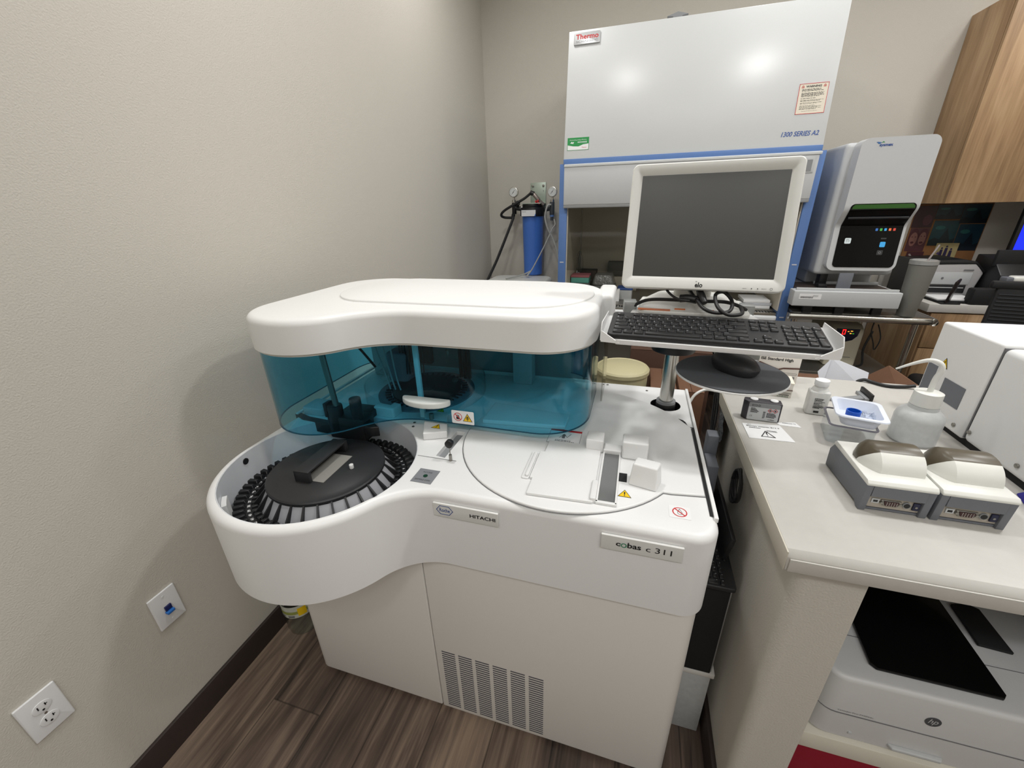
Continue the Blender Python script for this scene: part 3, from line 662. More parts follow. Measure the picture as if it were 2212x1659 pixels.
# things standing in the cabinet
t = thing('storage_box','turquoise box with a pink lid inside the safety cabinet','box',(.845,-.66,.97))
MB().box(.788,.902,-.71,-.60,1.0,1.034,.003).build('box_body', TEALBOX, t); MB().box(.786,.904,-.712,-.598,1.034,1.048,.003).build('lid', PINK, t)
m = MB(); m.box(.79,.908,-.712,-.55,.893,.9995,.006); lone('dark_box',m,WBAG,'dark box under the turquoise box in the safety cabinet','box')
t = thing('covered_instrument','gray instrument under a clear crinkled cover inside the safety cabinet','lab instrument',(.99,-.62,.893))
m = MB(); m.prism(offset(rrect(.912,1.075,-.72,-.55,.03),.012),.893,.935,.004,top=rrect(.912,1.075,-.72,-.55,.03)); m.prism(rrect(.912,1.075,-.72,-.55,.03),.935,.985,.004,top=offset(rrect(.912,1.075,-.72,-.55,.03),.008)); m.build('body', WBAG, t)
m = MB(); m.prism(rrect(.918,1.065,-.71,-.56,.03),.985,1.052,.012,3,top=offset(rrect(.918,1.065,-.71,-.56,.03),.02)); m.build('clear_cover', mat('wrinkled_film',(98,98,94),.15,bump=(40,.8,.01),spec=.8), t)
m = MB(frame((.945,-.7215,.945),(1,0,0),(0,0,1))); lines(m,0,.10,[.01],.006,2,.1); m.build('lettering', INKB, t)
m = MB(); m.box(.99,1.10,-.32,-.24,.99,1.085,.003).box(1.005,1.09,-.325,-.32,1.0,1.07,.001); lone('gray_rack_box',m,mat('dim_gray_box',(104,104,98),.6),'dark gray divided box at the back of the safety cabinet','box')
m = MB(); m.box(.90,1.20,-.35,-.21,.893,.989,.003); lone('steel_rack',m,DOORIN,'brushed steel rack at the back of the safety cabinet','rack')
m = MB(); m.box(.69+.1,.915,-.36,-.26,.893,1.03,.003); lone('brown_binder_box',m,mat('dim_brown',(88,78,72),.7),'low brown box behind the wire whisk in the safety cabinet','box')
t = thing('wire_whisk','tall thin wire holder with loops in the safety cabinet','wire holder',(.80,-.40,.893))
m = MB(); m.tube([(.800,-.40,1.02),(.800,-.40,1.44)],.0022,6,0); m.build('rod', STEEL, t)
for dx in (-.012,.012,0):
    MB().tube([(.797+dx*.3,-.40,1.01),(.79+dx,-.40,1.07),(.792+dx,-.40,1.13),(.80,-.40,1.17),(.806+dx,-.40,1.12),(.81+dx,-.40,1.06),(.804,-.40,1.01)],.0014,5,4).build('wire_loop', INKG, t)
MB().cyl((.80,-.40,.893),(.80,-.40,1.02),.016,n=16,bev=.002).build('holder', BLACK, t)
for x in (.764,.775+.003): pass
for i,x in enumerate((.787+.012,.787+.024)):
    m = MB(); m.cyl((x,-.52,.893),(x,-.52,1.05-.01*i),.004,n=10,bev=.002); lone('glass_tube',m,PAPERG,'thin pale tube standing in front of the wire holder','tube','pale tubes by the wire holder')
for x0,x1,y,l in ((1.085,1.175,-.62,'clear plastic tub with white label behind the monitor base'),):
    t = thing('sample_tub',l,'tub',((x0+x1)/2,y,.893))
    MB().prism(rrect(x0,x1,y-.05,y+.05,.01),.893,.955,.003).build('tub_body', GRAYL, t); MB().prism(rrect(x0-.003,x1+.003,y-.053,y+.053,.012),.955,.968,.003).build('tub_lid', INKBL, t)
m = MB(); m.prism([(1.065,-.73),(1.10,-.73),(1.10,-.70),(1.065,-.70)],.893,.97,.002,top=[(1.085,-.73),(1.10,-.73),(1.10,-.70),(1.085,-.70)]); lone('folded_tissue',m,PAPER,'small white folded tissue beside the covered instrument','tissue')
t = thing('paper_stack','stack of white papers and booklets inside the cabinet, right of the monitor','papers',(1.86,-.70,.893))
for k,(dx,z) in enumerate(((0,.893),(.006,.909),(-.004,.925))): MB().box(1.80+dx,1.935+dx,-.78,-.62,z,z+.0155,.001).build('booklet', (PAPER,PAPERG,PAPER)[k], t)
m = MB(); m.lathe([(0,0),(.055,0),(.06,.01),(.06,.07),(.052,.08),(0,.08)],(1.68,-.52,.893),32); lone('beige_tub',m,BEIGE2,'round beige tub inside the cabinet behind the monitor','tub')

# ================================================================== water filter on the back wall
W = thing('water_filter','blue cylindrical water filter with black cap hung on the back wall','water filter',(.39,-.12,.955))
fc_ = (.393,-.12)
MB().lathe([(0,.958),(.060,.958),(.072,.966),(.074,1.10),(.080,1.36),(.082,1.392),(0,.0+1.392)],(*fc_,0),48).build('housing', BLUEF, W)
m = MB(); m.cyl((*fc_,1.392),(*fc_,1.455),.092,n=40,bev=.004).cyl((*fc_,1.455),(*fc_,1.478),.080,n=32,bev=.003)
for k in range(16): a=2*PI*k/16; m.box(-.004,.004,.090,.096,1.395,1.45,.001,M=Matrix.Translation((*fc_,0))@Matrix.Rotation(a,4,'Z'))
cap = m.build('filter_cap', BLACK, W)
m = MB(frame((.328,-.2145,1.395),(1,0,0),(0,0,1)))
m.mi=0; m.prism([(0,0),(.098,0),(.108,.018),(.108,.042),(0,.042)],0,.002); m.mi=1; m.text('Pentair',.006,.028,.03,.006,.0023); lines(m,.014,.05,[.02,.015,.009],.0025,8,.4); m.mi=2; m.prism([(.098,0),(.108,0),(.108,.018)],0,.0021); m.build('label',[PAPER,INKB,BLUEF],cap)
m = MB(); m.box(.348,.469,-.012,-.004,1.44,1.628,.002).box(.33,.47,-.20,-.004,1.478,1.484,.001)
br = m.build('wall_bracket', ZINC, W)
for x,z in ((.366,1.605),(.45,1.605),(.366,1.57),(.45,1.57)): MB().cyl((x,-.012,z),(x,-.019,z),.009 if z>1.6 else .003,n=12,bev=.001).build('bolt', STEEL, br)
def gauge(x,z):
    g = MB().cyl((x,-.125,z),(x,-.150,z),.036,n=36,bev=.004).build('gauge_case', CHROME, W)
    m = MB(frame((x,-.1508,z),(1,0,0),(0,0,1))); m.mi=0; m.prism(circ(0,0,.030,36),0,.0004); m.mi=1
    for k in range(13): a=R(225-k*22.5); m.strip([(.023*math.cos(a),.023*math.sin(a)),(.027*math.cos(a),.027*math.sin(a))],.0006,.0006)
    m.strip([(-.010,-.012),(.010,.014)],.0011,.0008); m.prism(circ(0,0,.003,12),0,.001); m.build('dial',[SPLITG,INKB],g)
    MB().cyl((x,-.135,z-.034),(x,-.135,z-.052),.007,n=6).cyl((x,-.135,z-.052),(x,-.135,z-.068),.015,n=16).build('gauge_stem', CHROME, W)
gauge(.249,1.562); gauge(.545,1.556)
m = MB(); m.cyl((.250,-.135,1.49),(.250,-.135,1.41),.017,n=20,bev=.002).cyl((.250,-.135,1.455),(.305,-.125,1.445),.016,n=18).cyl((.268,-.13,1.47),(.285,-.15,1.49),.018,n=8).cyl((.243,-.135,1.41),(.236,-.14,1.375),.014,n=16); m.build('left_fitting', BLACK, W)
m = MB(); m.cyl((.543,-.135,1.488),(.543,-.135,1.40),.018,n=20,bev=.002).cyl((.543,-.135,1.445),(.485,-.125,1.44),.017,n=18).cyl((.543,-.135,1.385),(.543,-.135,1.36),.012,n=14); m.build('right_fitting', mat('fitting_dark_gray',(62,66,70),.5), W)
MB().cyl((.543,-.135,1.40),(.543,-.135,1.386),.016,n=18).build('blue_collar', BLUE, W)
MB().cyl((.302,-.125,1.446),(.312,-.125,1.444),.018,n=18).build('white_collar', PAPER, W)
m = MB(); m.cyl((.41,-.17,1.545),(.452,-.17,1.50),.015,n=16,bev=.002).cyl((.452,-.17,1.50),(.485,-.16,1.47),.012,n=12); m.build('ball_valve', mat('valve_metal',(150,140,134),.35,metal=.7), W)
MB().box(-.02,.02,-.004,.004,-.006,.006,.002,M=Matrix.Translation((.445,-.19,1.487))@Matrix.Rotation(R(30),4,'Y')).box(-.016,.016,-.004,.004,-.006,.006,.002,M=Matrix.Translation((.442,-.19,1.492))@Matrix.Rotation(R(-50),4,'Y')).build('valve_lever', RED, W)
MB().cyl((.385,-.17,1.555),(.415,-.17,1.545),.017,n=10,bev=.003).build('hose_nut', BLACK, W)
m = MB(); m.tube([(.392,-.17,1.553),(.34,-.18,1.515),(.26,-.19,1.475),(.185,-.19,1.435),(.158,-.18,1.405),(.18,-.16,1.388),(.235,-.14,1.385)],.0095,10); lone('black_supply_hose',m,BLACK,'thick black looped hose from the filter valve to the left fitting','hose')
m = MB(); m.tube([(.243,-.145,1.39),(.225,-.165,1.335),(.135,-.255,1.09),(.05,-.34,.88),(.03,-.42,.70)],.008,10).tube([(.252,-.145,1.39),(.236,-.17,1.335),(.147,-.26,1.09),(.062,-.345,.88),(.042,-.425,.70)],.004,8); lone('black_drain_hose',m,BLACK,'long black hose slanting down to the left of the blue filter','hose')
m = MB(); m.tube([(.54,-.16,1.47),(.515,-.17,1.46),(.50,-.18,1.39),(.52,-.18,1.31),(.56,-.17,1.23),(.595,-.17,1.14),(.61,-.17,1.05)],.0065,8).tube([(.56,-.14,1.37),(.57,-.15,1.33),(.55,-.16,1.30),(.51,-.20,1.20),(.44,-.24,1.06),(.41,-.26,1.005)],.005,8).tube([(.41,-.26,1.005),(.35,-.30,.980),(.25,-.40,.966)],.006,8).tube([(.41,-.26,1.005),(.385,-.30,.968)],.006,8)
lone('white_tubing',m,mat('tube_gray',(176,176,172),.5),'pale gray tubing hanging from the right gauge past the blue filter','tubing')
t = thing('white_tank','white plastic tank with curved lid in the corner below the blue filter','tank',(.36,-.33,0))
MB().prism(rrect(.10,.56,-.50,-.16,.08),0,.93,.02).build('tank_body', OFFW, t)
MB().prism(rrect(.09,.575,-.51,-.15,.09),.93,.958,.012,4,top=offset(rrect(.09,.575,-.51,-.15,.09),.02)).build('tank_lid', OFFW, t)

# ================================================================== bin, cartons behind the analyzer
t = thing('lidded_bin','round beige bin with rimmed lid behind the analyzer','bin',(1.166,-1.43,0))
MB().lathe([(0,0),(.105,0),(.112,.01),(.124,.66),(.124,.70)],(1.166,-1.43,0),44).build('bin_body', BEIGE, t)
MB().lathe([(.126,.694),(.131,.697),(.131,.714),(.124,.722),(.117,.718),(.112,.722),(0,.724)],(1.166,-1.43,0),44).build('lid', BEIGE, t)
def carton(x0,x1,y0,y1,z0,z1,lab,m_=CARD,rot=0):
    t = thing('cardboard_box',lab,'box',((x0+x1)/2,(y0+y1)/2,z0),(0,0,rot))
    cx,cy = (x0+x1)/2,(y0+y1)/2; a,b = (x1-x0)/2,(y1-y0)/2
    MB().box(-a,a,-b,b,0,z1-z0-.004,.002).build('carton_body', m_, t, world=False)
    MB().box(-a,-.001,-b,b,z1-z0-.004,z1-z0,.001).box(.001,a,-b,b,z1-z0-.004,z1-z0,.001).build('top_flap', m_, t, world=False)
    return t
carton(1.305,1.42,-1.55,-1.27,0,.665,'tall brown carton right behind the metal post')
carton(1.43,1.535,-1.56,-1.25,0,.672,'brown carton beside the counter partition')
carton(1.20,1.62,-1.20,-.92,0,.74,'wide dark brown carton under the safety cabinet',CARD2)
t = carton(1.80,2.10,-1.87,-1.56,0,.80,'open brown carton behind the counter with papers in it',CARD)
m = MB(); m.poly([(1.79,-1.87,.80),(2.10,-1.87,.80),(2.13,-1.93+.04,.865),(1.80,-1.885,.875),(1.79,-1.874,.80),(2.10,-1.874,.80),(2.13,-1.894,.865),(1.80,-1.889,.875)],[(0,1,2,3),(7,6,5,4),(0,4,5,1),(1,5,6,2),(2,6,7,3),(3,7,4,0)]); m.poly([(2.10,-1.56,.80),(2.10,-1.87,.80),(2.16,-1.85,.86),(2.15,-1.60,.87),(2.096,-1.56,.80),(2.096,-1.87,.80),(2.156,-1.85,.86),(2.146,-1.60,.87)],[(0,1,2,3),(7,6,5,4),(0,4,5,1),(1,5,6,2),(2,6,7,3),(3,7,4,0)])
m.build('side_flap', CARD, t)
m = MB(frame((1.875,-1.8745,.835),(1,0,-.12),(0,.1,1))); m.text('USED',0,0,.055,.016,.001,bold=.02); m.build('marker_writing', INKB, t)
m = MB(); P4=[(1.865,-1.70,.925-.02),(2.045,-1.70,.855),(2.03,-1.72,.815),(1.86,-1.73,.84)]; m.poly(P4+[(p[0],p[1]+.002,p[2]) for p in P4],[(0,1,2,3),(7,6,5,4),(0,4,5,1),(1,5,6,2),(2,6,7,3),(3,7,4,0)])
m = MB(); P4=[(1.905,-1.71,.925),(2.042,-1.70,.870),(2.02,-1.76,.82),(1.875,-1.76,.845)]; m.poly(P4+[(p[0]+.001,p[1]+.003,p[2]) for p in P4],[(0,1,2,3),(7,6,5,4),(0,4,5,1),(1,5,6,2),(2,6,7,3),(3,7,4,0)]); lone('loose_sheet',m,PAPERG,'large gray white sheet sticking out of the open carton','paper')
m = MB(); P4=[(1.866,-1.74,.875),(1.905,-1.72,.92),(1.885,-1.76,.85),(1.872,-1.77,.84)]; m.poly(P4+[(p[0]+.001,p[1]+.003,p[2]) for p in P4],[(0,1,2,3),(7,6,5,4),(0,4,5,1),(1,5,6,2),(2,6,7,3),(3,7,4,0)]); lone('folded_sheet',m,PAPERG,'small folded sheet tucked left of the large gray white sheet','paper')

# ================================================================== monitor stand with tray and mouse platform
S = thing('monitor_stand','steel post stand carrying the keyboard tray, monitor shelf and round mouse platform','monitor stand',(1.317,-2.155,.80))
MB().cyl((1.317,-2.155,.80),(1.317,-2.155,1.06),.0205,n=36).build('post', CHROME, S)
MB().cyl((1.317,-2.155,.801),(1.317,-2.155,.884),.029,n=36,bev=.002).build('post_base', BLACK, S)
MB().lathe([(.0208,.884),(.0285,.884),(.0285,.892),(.0208,.893)],(1.317,-2.155,0),36,close=True).build('collar', GRAYM, S)
MB().cyl((1.317,-2.155,1.058),(1.317,-2.155,1.100),.062,n=40,bev=.003).build('swivel_hub', BLACK, S)
KT = R(10.4); KY = R(-3.19)
Mk = Matrix.Translation((1.363,-2.4145,1.1986))@Matrix.Rotation(KY,4,'Z')@Matrix.Rotation(KT,4,'X')   # keyboard top centre
m = MB(Mk); m.box(-.2345,.2345,-.068,.068,-.0180,-.0145,.001).prism([(-.19,-.0675),(.19,-.0675),(.20,-.071),(-.20,-.071)],-.0235,-.0115,.001)
tr = m.build('keyboard_tray', WHITE, S)
for s in (-1,1):
    m = MB(Mk); a = s*.2335; m.ext([(-.068,-.018),(.070,-.018),(.070,-.003),(-.046,.0195),(-.061,.005)],'X',min(a,a+s*.002),max(a,a+s*.002),.0006,1)
    m.poly([(a,-.068,-.018),(a,-.061,.005),(s*.19,-.0715,-.018),(a,-.070,-.020),(a,-.063,.005),(s*.19,-.073,-.020)],[(0,1,2),(3,4,5),(0,1,4,3),(1,2,5,4),(2,0,3,5)])
    m.build('tray_side', WHITE, S)
m = MB(); m.prism([(1.183,-2.335),(1.480,-2.352),(1.452,-2.12),(1.215,-2.11)],1.188,1.204,.004); m.build('monitor_shelf', WHITE, S)
m = MB(); m.box(1.29,1.345,-2.185,-2.125,1.101,1.189,.004).box(1.29,1.345,-2.44,-2.185,1.172,1.1875,.002); m.build('shelf_riser', HOODG, S)
for s,x in ((-1,1.183),(1,1.462)):
    Mx = Matrix.Translation((x,-2.27,1.204))@Matrix.Rotation(R(-s*6),4,'Z')
    m = MB(Mx); m.box(-.016,.016,-.02,.02,-.012,.020,.002).box(-.012,.012,-.0215,-.02,-.006,.016,.001); m.build('shelf_bracket', mat('bracket_gray',(158,160,160),.35,metal=.5), S)
mp = (1.428,-2.388)
m = MB(); m.cyl((*mp,1.079),(*mp,1.0835),.1225,n=64,bev=.001); pl = m.build('mouse_platform', WHITE, S)
MB().cyl((*mp,1.0836),(*mp,1.0865),.1205,n=64,bev=.0008).build('platform_pad', PADB, pl)
m = MB(); m.box(1.40,1.50,-2.33,-2.27,1.10,1.145,.003).box(1.425,1.445,-2.36,-2.22,1.068,1.079,.002).box(1.425,1.445,-2.25,-2.22,1.068,1.12,.002).box(1.36,1.44,-2.25,-2.22,1.105,1.125,.002).build('platform_arm', OFFW, S)

# ------------------------------------------------------------------ keyboard builder
def keyboard(label, Mw, loc, rot):
    t = thing('keyboard',label,'keyboard',loc,rot)
    w,d = .442,.127
    m = MB(); m.prism(rrect(-w/2,w/2,-d/2,d/2,.010),-.0165,-.004,.0035,3); m.build('keyboard_case', KEYB, t, world=False)
    U = .01905; x0 = -w/2+.010; yt = d/2-.012
    K = []
    def row(r, items, xs):
        x = xs
        for it in items:
            if isinstance(it,(int,float)): x += it*U; continue
            s, kw = it if isinstance(it,tuple) else (it,1); K.append((s,x,r,kw,1)); x += kw*U
    row(0,['Esc',1,'F1','F2','F3','F4',.5,'F5','F6','F7','F8',.5,'F9','F10','F11','F12'],x0); row(0,['PrtSc','ScrLk','Pause'],x0+15.25*U)
    row(1,list('`1234567890-=')+[('Backspace',2)],x0); row(1,['Ins','Home','PgUp'],x0+15.25*U)
    row(2,[('Tab',1.5)]+list('QWERTYUIOP[]')+[('\\',1.5)],x0); row(2,['Del','End','PgDn'],x0+15.25*U)
    row(3,[('Caps',1.75)]+list("ASDFGHJKL;'")+[('Enter',2.25)],x0)
    row(4,[('Shift',2.25)]+list('ZXCVBNM,./')+[('Shift',2.75)],x0); row(4,['^'],x0+16.25*U)
    row(5,[('Ctrl',1.25),('Win',1.25),('Alt',1.25),('',6.25),('Alt',1.25),('Win',1.25),('Menu',1.25),('Ctrl',1.25)],x0); row(5,['<','v','>'],x0+15.25*U)
    xn = x0+18.5*U
    for r,its in ((1,['Num','/','*','-']),(2,['7','8','9']),(3,['4','5','6']),(4,['1','2','3']),(5,[('0',2),'.'])): row(r,its,xn)
    K.append(('+',xn+3*U,3,1,2)); K.append(('Enter',xn+3*U,5,1,2))
    yrow = lambda r: yt-.5*U*(.75 if r==0 else 1)-(0 if r==0 else (r-1)*.0185+.0185*.95)
    cache = {}; extra = MB(); lm = MB()
    for n,(s,x,r,kw,kh) in enumerate(K):
        hh = (.0135 if r else .0085); wx = kw*U-.0032; cy = yrow(r)+(.00925 if kh==2 else 0); hy = hh if kh==1 else hh+.0185
        cx = x+kw*U/2
        def geo(mb,M): mb.prism(rrect(-wx/2,wx/2,-hy/2,hy/2,.0012,2),-.0042,0,.0006,1,M=M,top=rrect(-wx/2+.0012,wx/2-.0012,-hy/2+.001,hy/2-.0006,.0012,2))
        Mt = Matrix.Translation((cx,cy,0))
        if n < 4 and r == 0: geo(extra,Mt); 
        else:
            key = (round(kw,3),kh,r==0)
            if key not in cache:
                mb = MB(); geo(mb,None); o = mb.build('key',BLACK,t,world=False); cache[key] = o
            else: o = cache[key].copy(); C.objects.link(o); o.parent = t
            o.location = (cx,cy,0)
        if s:
            big = len(s)==1; wt = None if s in '`1-=[];\',.^<v>/\\*+IJ' else (.0028 if big else min(.0018*len(s),wx*.7))
            lm.text(s, cx-wx/2+.002, cy+hy/2-(.0062 if big else .0050), wt, (.0012 if s in '-=.,' else .0032) if big else .0020, .0001)
    o = extra.build('key',BLACK,t,world=False); o['kind']='stuff'
    lm.build('key_lettering', PAPERG, t, world=False)
    return t
K1 = keyboard('black full size keyboard on the white tray below the monitor', None, (1.363,-2.4145,1.2015), (KT,0,KY))
def copy_tree(o, parent=None):
    c = o.copy(); C.objects.link(c); c.parent = parent
    for ch in list(o.children): copy_tree(ch, c)
    return c
K2 = copy_tree(K1); K2['label'] = 'black keyboard wedged on the computer between the analyzer and the counter'
K2.location = (1.4385,-2.375,.624); K2.scale = (1,.77,1)
# NB rotated so its number pad end points to the front
K2.rotation_euler = (0,0,R(-90))

# ------------------------------------------------------------------ mouse
t = thing('computer_mouse','black wired mouse on the round mouse platform','mouse',(1.436,-2.382,1.0866),(0,0,R(42)))
def ell(a,b,n=28,k=2.3): return [(a*math.copysign(abs(math.cos(2*PI*i/n))**(2/k),math.cos(2*PI*i/n)), b*math.copysign(abs(math.sin(2*PI*i/n))**(2/k),math.sin(2*PI*i/n))) for i in range(n)]
m = MB(); tb = bmesh.new(); rings=[]
for z,s in ((0,.80),(.004,.90),(.012,.98),(.019,1.0),(.027,.95),(.034,.83),(.0395,.64),(.043,.36)): rings.append([tb.verts.new((x*s,y*s+(.004 if z>.02 else 0)*(z/.043),z)) for x,y in ell(.034,.058)])
for a,b in zip(rings,rings[1:]):
    for i in range(28): tb.faces.new((a[i],a[(i+1)%28],b[(i+1)%28],b[i]))
tb.faces.new(rings[0][::-1]); tb.faces.new(rings[-1]); m._merge(tb); m.build('mouse_body', mat('mouse_black',(52,52,55),.42), t, world=False)
MB().cyl((-.0025,.034,.033),(.0025,.034,.033),.009,n=16).build('scroll_wheel', BLACKM, t, world=False)
MB().box(-.0004,.0004,.005,.052,.020,.0435).build('button_seam', BLACKM, t, world=False)
m = MB(); m.tube([(1.398,-2.338,1.100),(1.395,-2.30,1.125),(1.42,-2.25,1.14),(1.47,-2.23,1.13),(1.49,-2.225,1.10),(1.49,-2.22,1.09)],.0018,6); lone('mouse_cable',m,BLACK,'thin black cable looping up from the computer mouse','cable')

# ================================================================== monitor
MO = thing('touch_monitor','off white touch monitor with dark screen turned off above the keyboard','monitor',(1.3367,-2.3076,1.4073),(R(-13.65),0,R(-3.51)))
# local: screen plane y=0, x right, z up
T_ = MO
m = MB(Matrix(((1,0,0,0),(0,0,-1,0),(0,1,0,0),(0,0,0,1))))   # builder xy -> local xz, builder z -> -y
o_ = rrect(-.176,.176,-.1435,.139,.012); 
m2 = MB(m.M)
tb = bmesh.new()
sc_ = [(.152,.114),(-.152,.114),(-.152,-.114),(.152,-.114)]
def ringmesh(rings_, n):
    tb = bmesh.new(); vs=[[tb.verts.new(p) for p in r] for r in rings_]
    for a,b in zip(vs,vs[1:]):
        for i in range(n): tb.faces.new((a[i],a[(i+1)%n],b[(i+1)%n],b[i]))
    bmesh.ops.recalc_face_normals(tb, faces=tb.faces); return tb
n_ = len(o_)
def scr_ring(x,y0,y1,r,z): return [(p[0],p[1],z) for p in rrect(-x,x,y0,y1,r)]
tb = ringmesh([scr_ring(.172,-.139,.135,.012,-.030),scr_ring(.176,-.1435,.139,.014,-.022),scr_ring(.176,-.1435,.139,.014,.004),scr_ring(.1735,-.141,.1365,.012,.0065),scr_ring(.164,-.126,.1275,.005,.0065),scr_ring(.1545,-.1165,.1165,.003,.001),scr_ring(.152,-.114,.114,.001,-.001)],n_)
m._merge(tb); bz = m.build('bezel', MONW, T_, world=False)
m = MB(Matrix(((1,0,0,0),(0,0,-1,0),(0,1,0,0),(0,0,0,1)))); m.box(-.153,.153,-.115,.115,-.004,-.0005); m.build('screen', SCREEN, T_, world=False)
m = MB(Matrix(((1,0,0,0),(0,0,-1,0),(0,1,0,0),(0,0,0,1)))); m.prism(rrect(-.172,.172,-.139,.135,.012),-.034,-.030).prism(rrect(-.13,.13,-.11,.10,.02),-.065,-.034,.012,3); m.build('back_shell', MONW, T_, world=False)
m = MB(Matrix(((1,0,0,0),(0,0,-1,-.0068),(0,1,0,0),(0,0,0,1)))); m.text('elo',-.0085,-.1375,.0165,.0115,0,bold=.03); m.box(-.0078,-.0045,-.1245,-.1235,0,.0003); m.build('brand_lettering', INKB, T_, world=False)
m = MB(Matrix(((1,0,0,0),(0,0,-1,-.0068),(0,1,0,0),(0,0,0,1)))); m.text('MENU',.092,-.137,.008,.0018,0); m.text('SELECT',.130,-.137,.010,.0018,0); m.prism([(.1085,-.136),(.111,-.1375),(.111,-.1345)],0,.0003); m.prism([(.1215,-.1375),(.124,-.136),(.1215,-.1345)],0,.0003); ring(m,.149,-.136,.0028,.0006,16); m.build('button_marks', INKB, T_, world=False)
# stand: slab base with rounded neck (upright, so built in world space)
m = MB(Matrix.Translation((1.335,-2.255,1.2045))@Matrix.Rotation(R(-3.5),4,'Z'))
b0 = rrect(-.128,.128,-.088,.088,.025); 
m.prism(b0,0,.010,.003,3); m.prism(rrect(-.12,.12,-.060,.086,.03),.010,.032,.006,3,top=rrect(-.085,.085,.0,.07,.03)); sb = m.build('monitor_base', MONW, T_)
m = MB(Matrix.Translation((1.335,-2.255,1.2045))@Matrix.Rotation(R(-3.5),4,'Z')); m.prism(rrect(-.045,.045,.0,.055,.015),.03,.12,.004); m.build('monitor_neck', MONW, T_)
m = MB(Matrix.Translation((1.335,-2.255,1.2145))@Matrix.Rotation(R(-3.5),4,'Z')); m.box(-.127,-.05,-.086,-.066,0,.0006).box(-.04,-.015,-.066,-.03,.0,.0015).box(.03,.05,-.062,-.045,.0,.0015); m.build('orange_tape', ORANGE, sb)
# cables on the base
MC = lambda n,pts,r,lab: lone(n,MB().tube(pts,r,10),BLACK,lab,'cable')
MC('monitor_cable',[(1.30,-2.25,1.29),(1.32,-2.30,1.262),(1.335,-2.34,1.245),(1.35,-2.375,1.232),(1.375,-2.385,1.226),(1.405,-2.37,1.228),(1.412,-2.34,1.245),(1.395,-2.325,1.262),(1.375,-2.34,1.258),(1.378,-2.375,1.237),(1.40,-2.392,1.224),(1.43,-2.375,1.224),(1.432,-2.34,1.232)],.0042,'thick black cable coiled in a loop on the monitor base')
t = thing('cable_strap','flat black strap stretched across the monitor base between two metal brackets','strap',(1.33,-2.31,1.23))
m = MB(); m.tube([(1.19,-2.285,1.208),(1.205,-2.29,1.222),(1.235,-2.30,1.234),(1.30,-2.315,1.238),(1.35,-2.32,1.238),(1.40,-2.32,1.238),(1.43,-2.315,1.230),(1.455,-2.30,1.216)],.0042,8); m.build('strap_band', BLACKM, t)
m = MB(); m.tube([(1.30,-2.325,1.244),(1.318,-2.33,1.246),(1.338,-2.333,1.243)],.0095,10); m.build('cable_bundle', BLACK, t)
MC('video_cable',[(1.315,-2.27,1.30),(1.335,-2.315,1.275),(1.345,-2.335,1.255),(1.352,-2.352,1.24)],[.0045,.006,.009,.007],'short black cable with a fat plug hanging under the monitor')
MC('power_cable',[(1.26,-2.30,1.27),(1.275,-2.325,1.255),(1.295,-2.34,1.245),(1.32,-2.345,1.243)],.003,'thin black cable hanging below the left half of the monitor')
m = MB(); m.tube([(1.393,-2.10,.86),(1.41,-2.08,.885),(1.44,-2.06,.897),(1.475,-2.055,.895),(1.50,-2.05,.89)],.0045,8); lone('white_cable',m,OFFW,'white cable curving from behind the analyzer to the counter end','cable')
# ================================================================== gap between analyzer and counter
t = thing('white_storage_block','scuffed white box on the floor between the analyzer and the counter partition','box',(1.44,-2.35,0))
MB().box(1.402,1.490,-2.57,-2.12,0,.262,.003).build('box_body', mat('scuffed_white',(206,208,208),.5,speck=.25), t)
MB().box(1.400,1.496,-2.578,-2.12,.262,.280,.003).build('box_top', WHITE2, t)
t = thing('desktop_computer','black fronted desktop computer standing on the white box beside the analyzer','computer',(1.44,-2.35,.28))
MB().box(1.397,1.487,-2.572,-2.15,.2805,.605,.002).build('computer_case', PCG, t)
m = MB(); m.box(1.399,1.482,-2.5795,-2.572,.284,.598,.003); fp=m.build('front_panel', BLACKM, t)
m = MB(frame((1.412,-2.5799,.52),(1,0,0),(0,0,1))); m.mi=0; m.prism(circ(0,0,.009,24),0,.0006); m.mi=1; m.text('hp',-.005,-.005,.010,.0095,.0008); m.build('badge',[INKBL,GRAYL],fp)
m = MB(Matrix.Translation((1.470,-2.36,.675))@Matrix.Rotation(R(10),4,'Y')); m.box(-.006,.006,-.17,.12,-.032,.036,.004); lone('notebook_computer',m,BLACK,'thin closed black notebook computer leaning on the wedged keyboard beside the partition','laptop')
m = MB()
for k in range(5): m.tube([(1.487+.004*math.cos(a*1.1+k),-2.43+.030*math.cos(a)+.004*k,.80+.045*math.sin(a)-.004*k) for a in [2*PI*q/10 for q in range(11)]],.0032,6,3)
lone('coiled_cable',m,BLACK,'coil of thin black cable hanging against the partition','cable')
m = MB(); m.box(1.425,1.455,-2.36,-2.29,.66,.80,.004).box(1.43,1.46,-2.28,-2.24,.70,.85,.004); lone('cable_adapter',m,GRAYD,'gray and black adapters behind the wedged keyboard','adapter')
t = thing('foil_pouch','crinkled clear pouch with black tubing hanging off the counter end','pouch',(1.49,-2.1,.66))
m = MB(); rnd=random.Random(5); gx=[]
tb = bmesh.new(); G=[]
for i in range(9):
    G.append([tb.verts.new((1.484+.012*rnd.random(), -2.16+.018*i+.006*rnd.random(), .66+.028*j)) for j in range(9)])
for i in range(8):
    for j in range(8): tb.faces.new((G[i][j],G[i+1][j],G[i+1][j+1],G[i][j+1]))
m._merge(tb); m.build('pouch_film', mat('foil_film',(120,124,128),.12,metal=.6,bump=(60,1.,.01)), t)
m = MB()
for k in range(3): m.tube([(1.478,-2.02-.03*k,.905),(1.476,-2.05-.035*k,.84),(1.472,-2.10-.02*k,.77),(1.478,-2.13,.70)],.003,6)
m.build('black_tubing', BLACK, t)

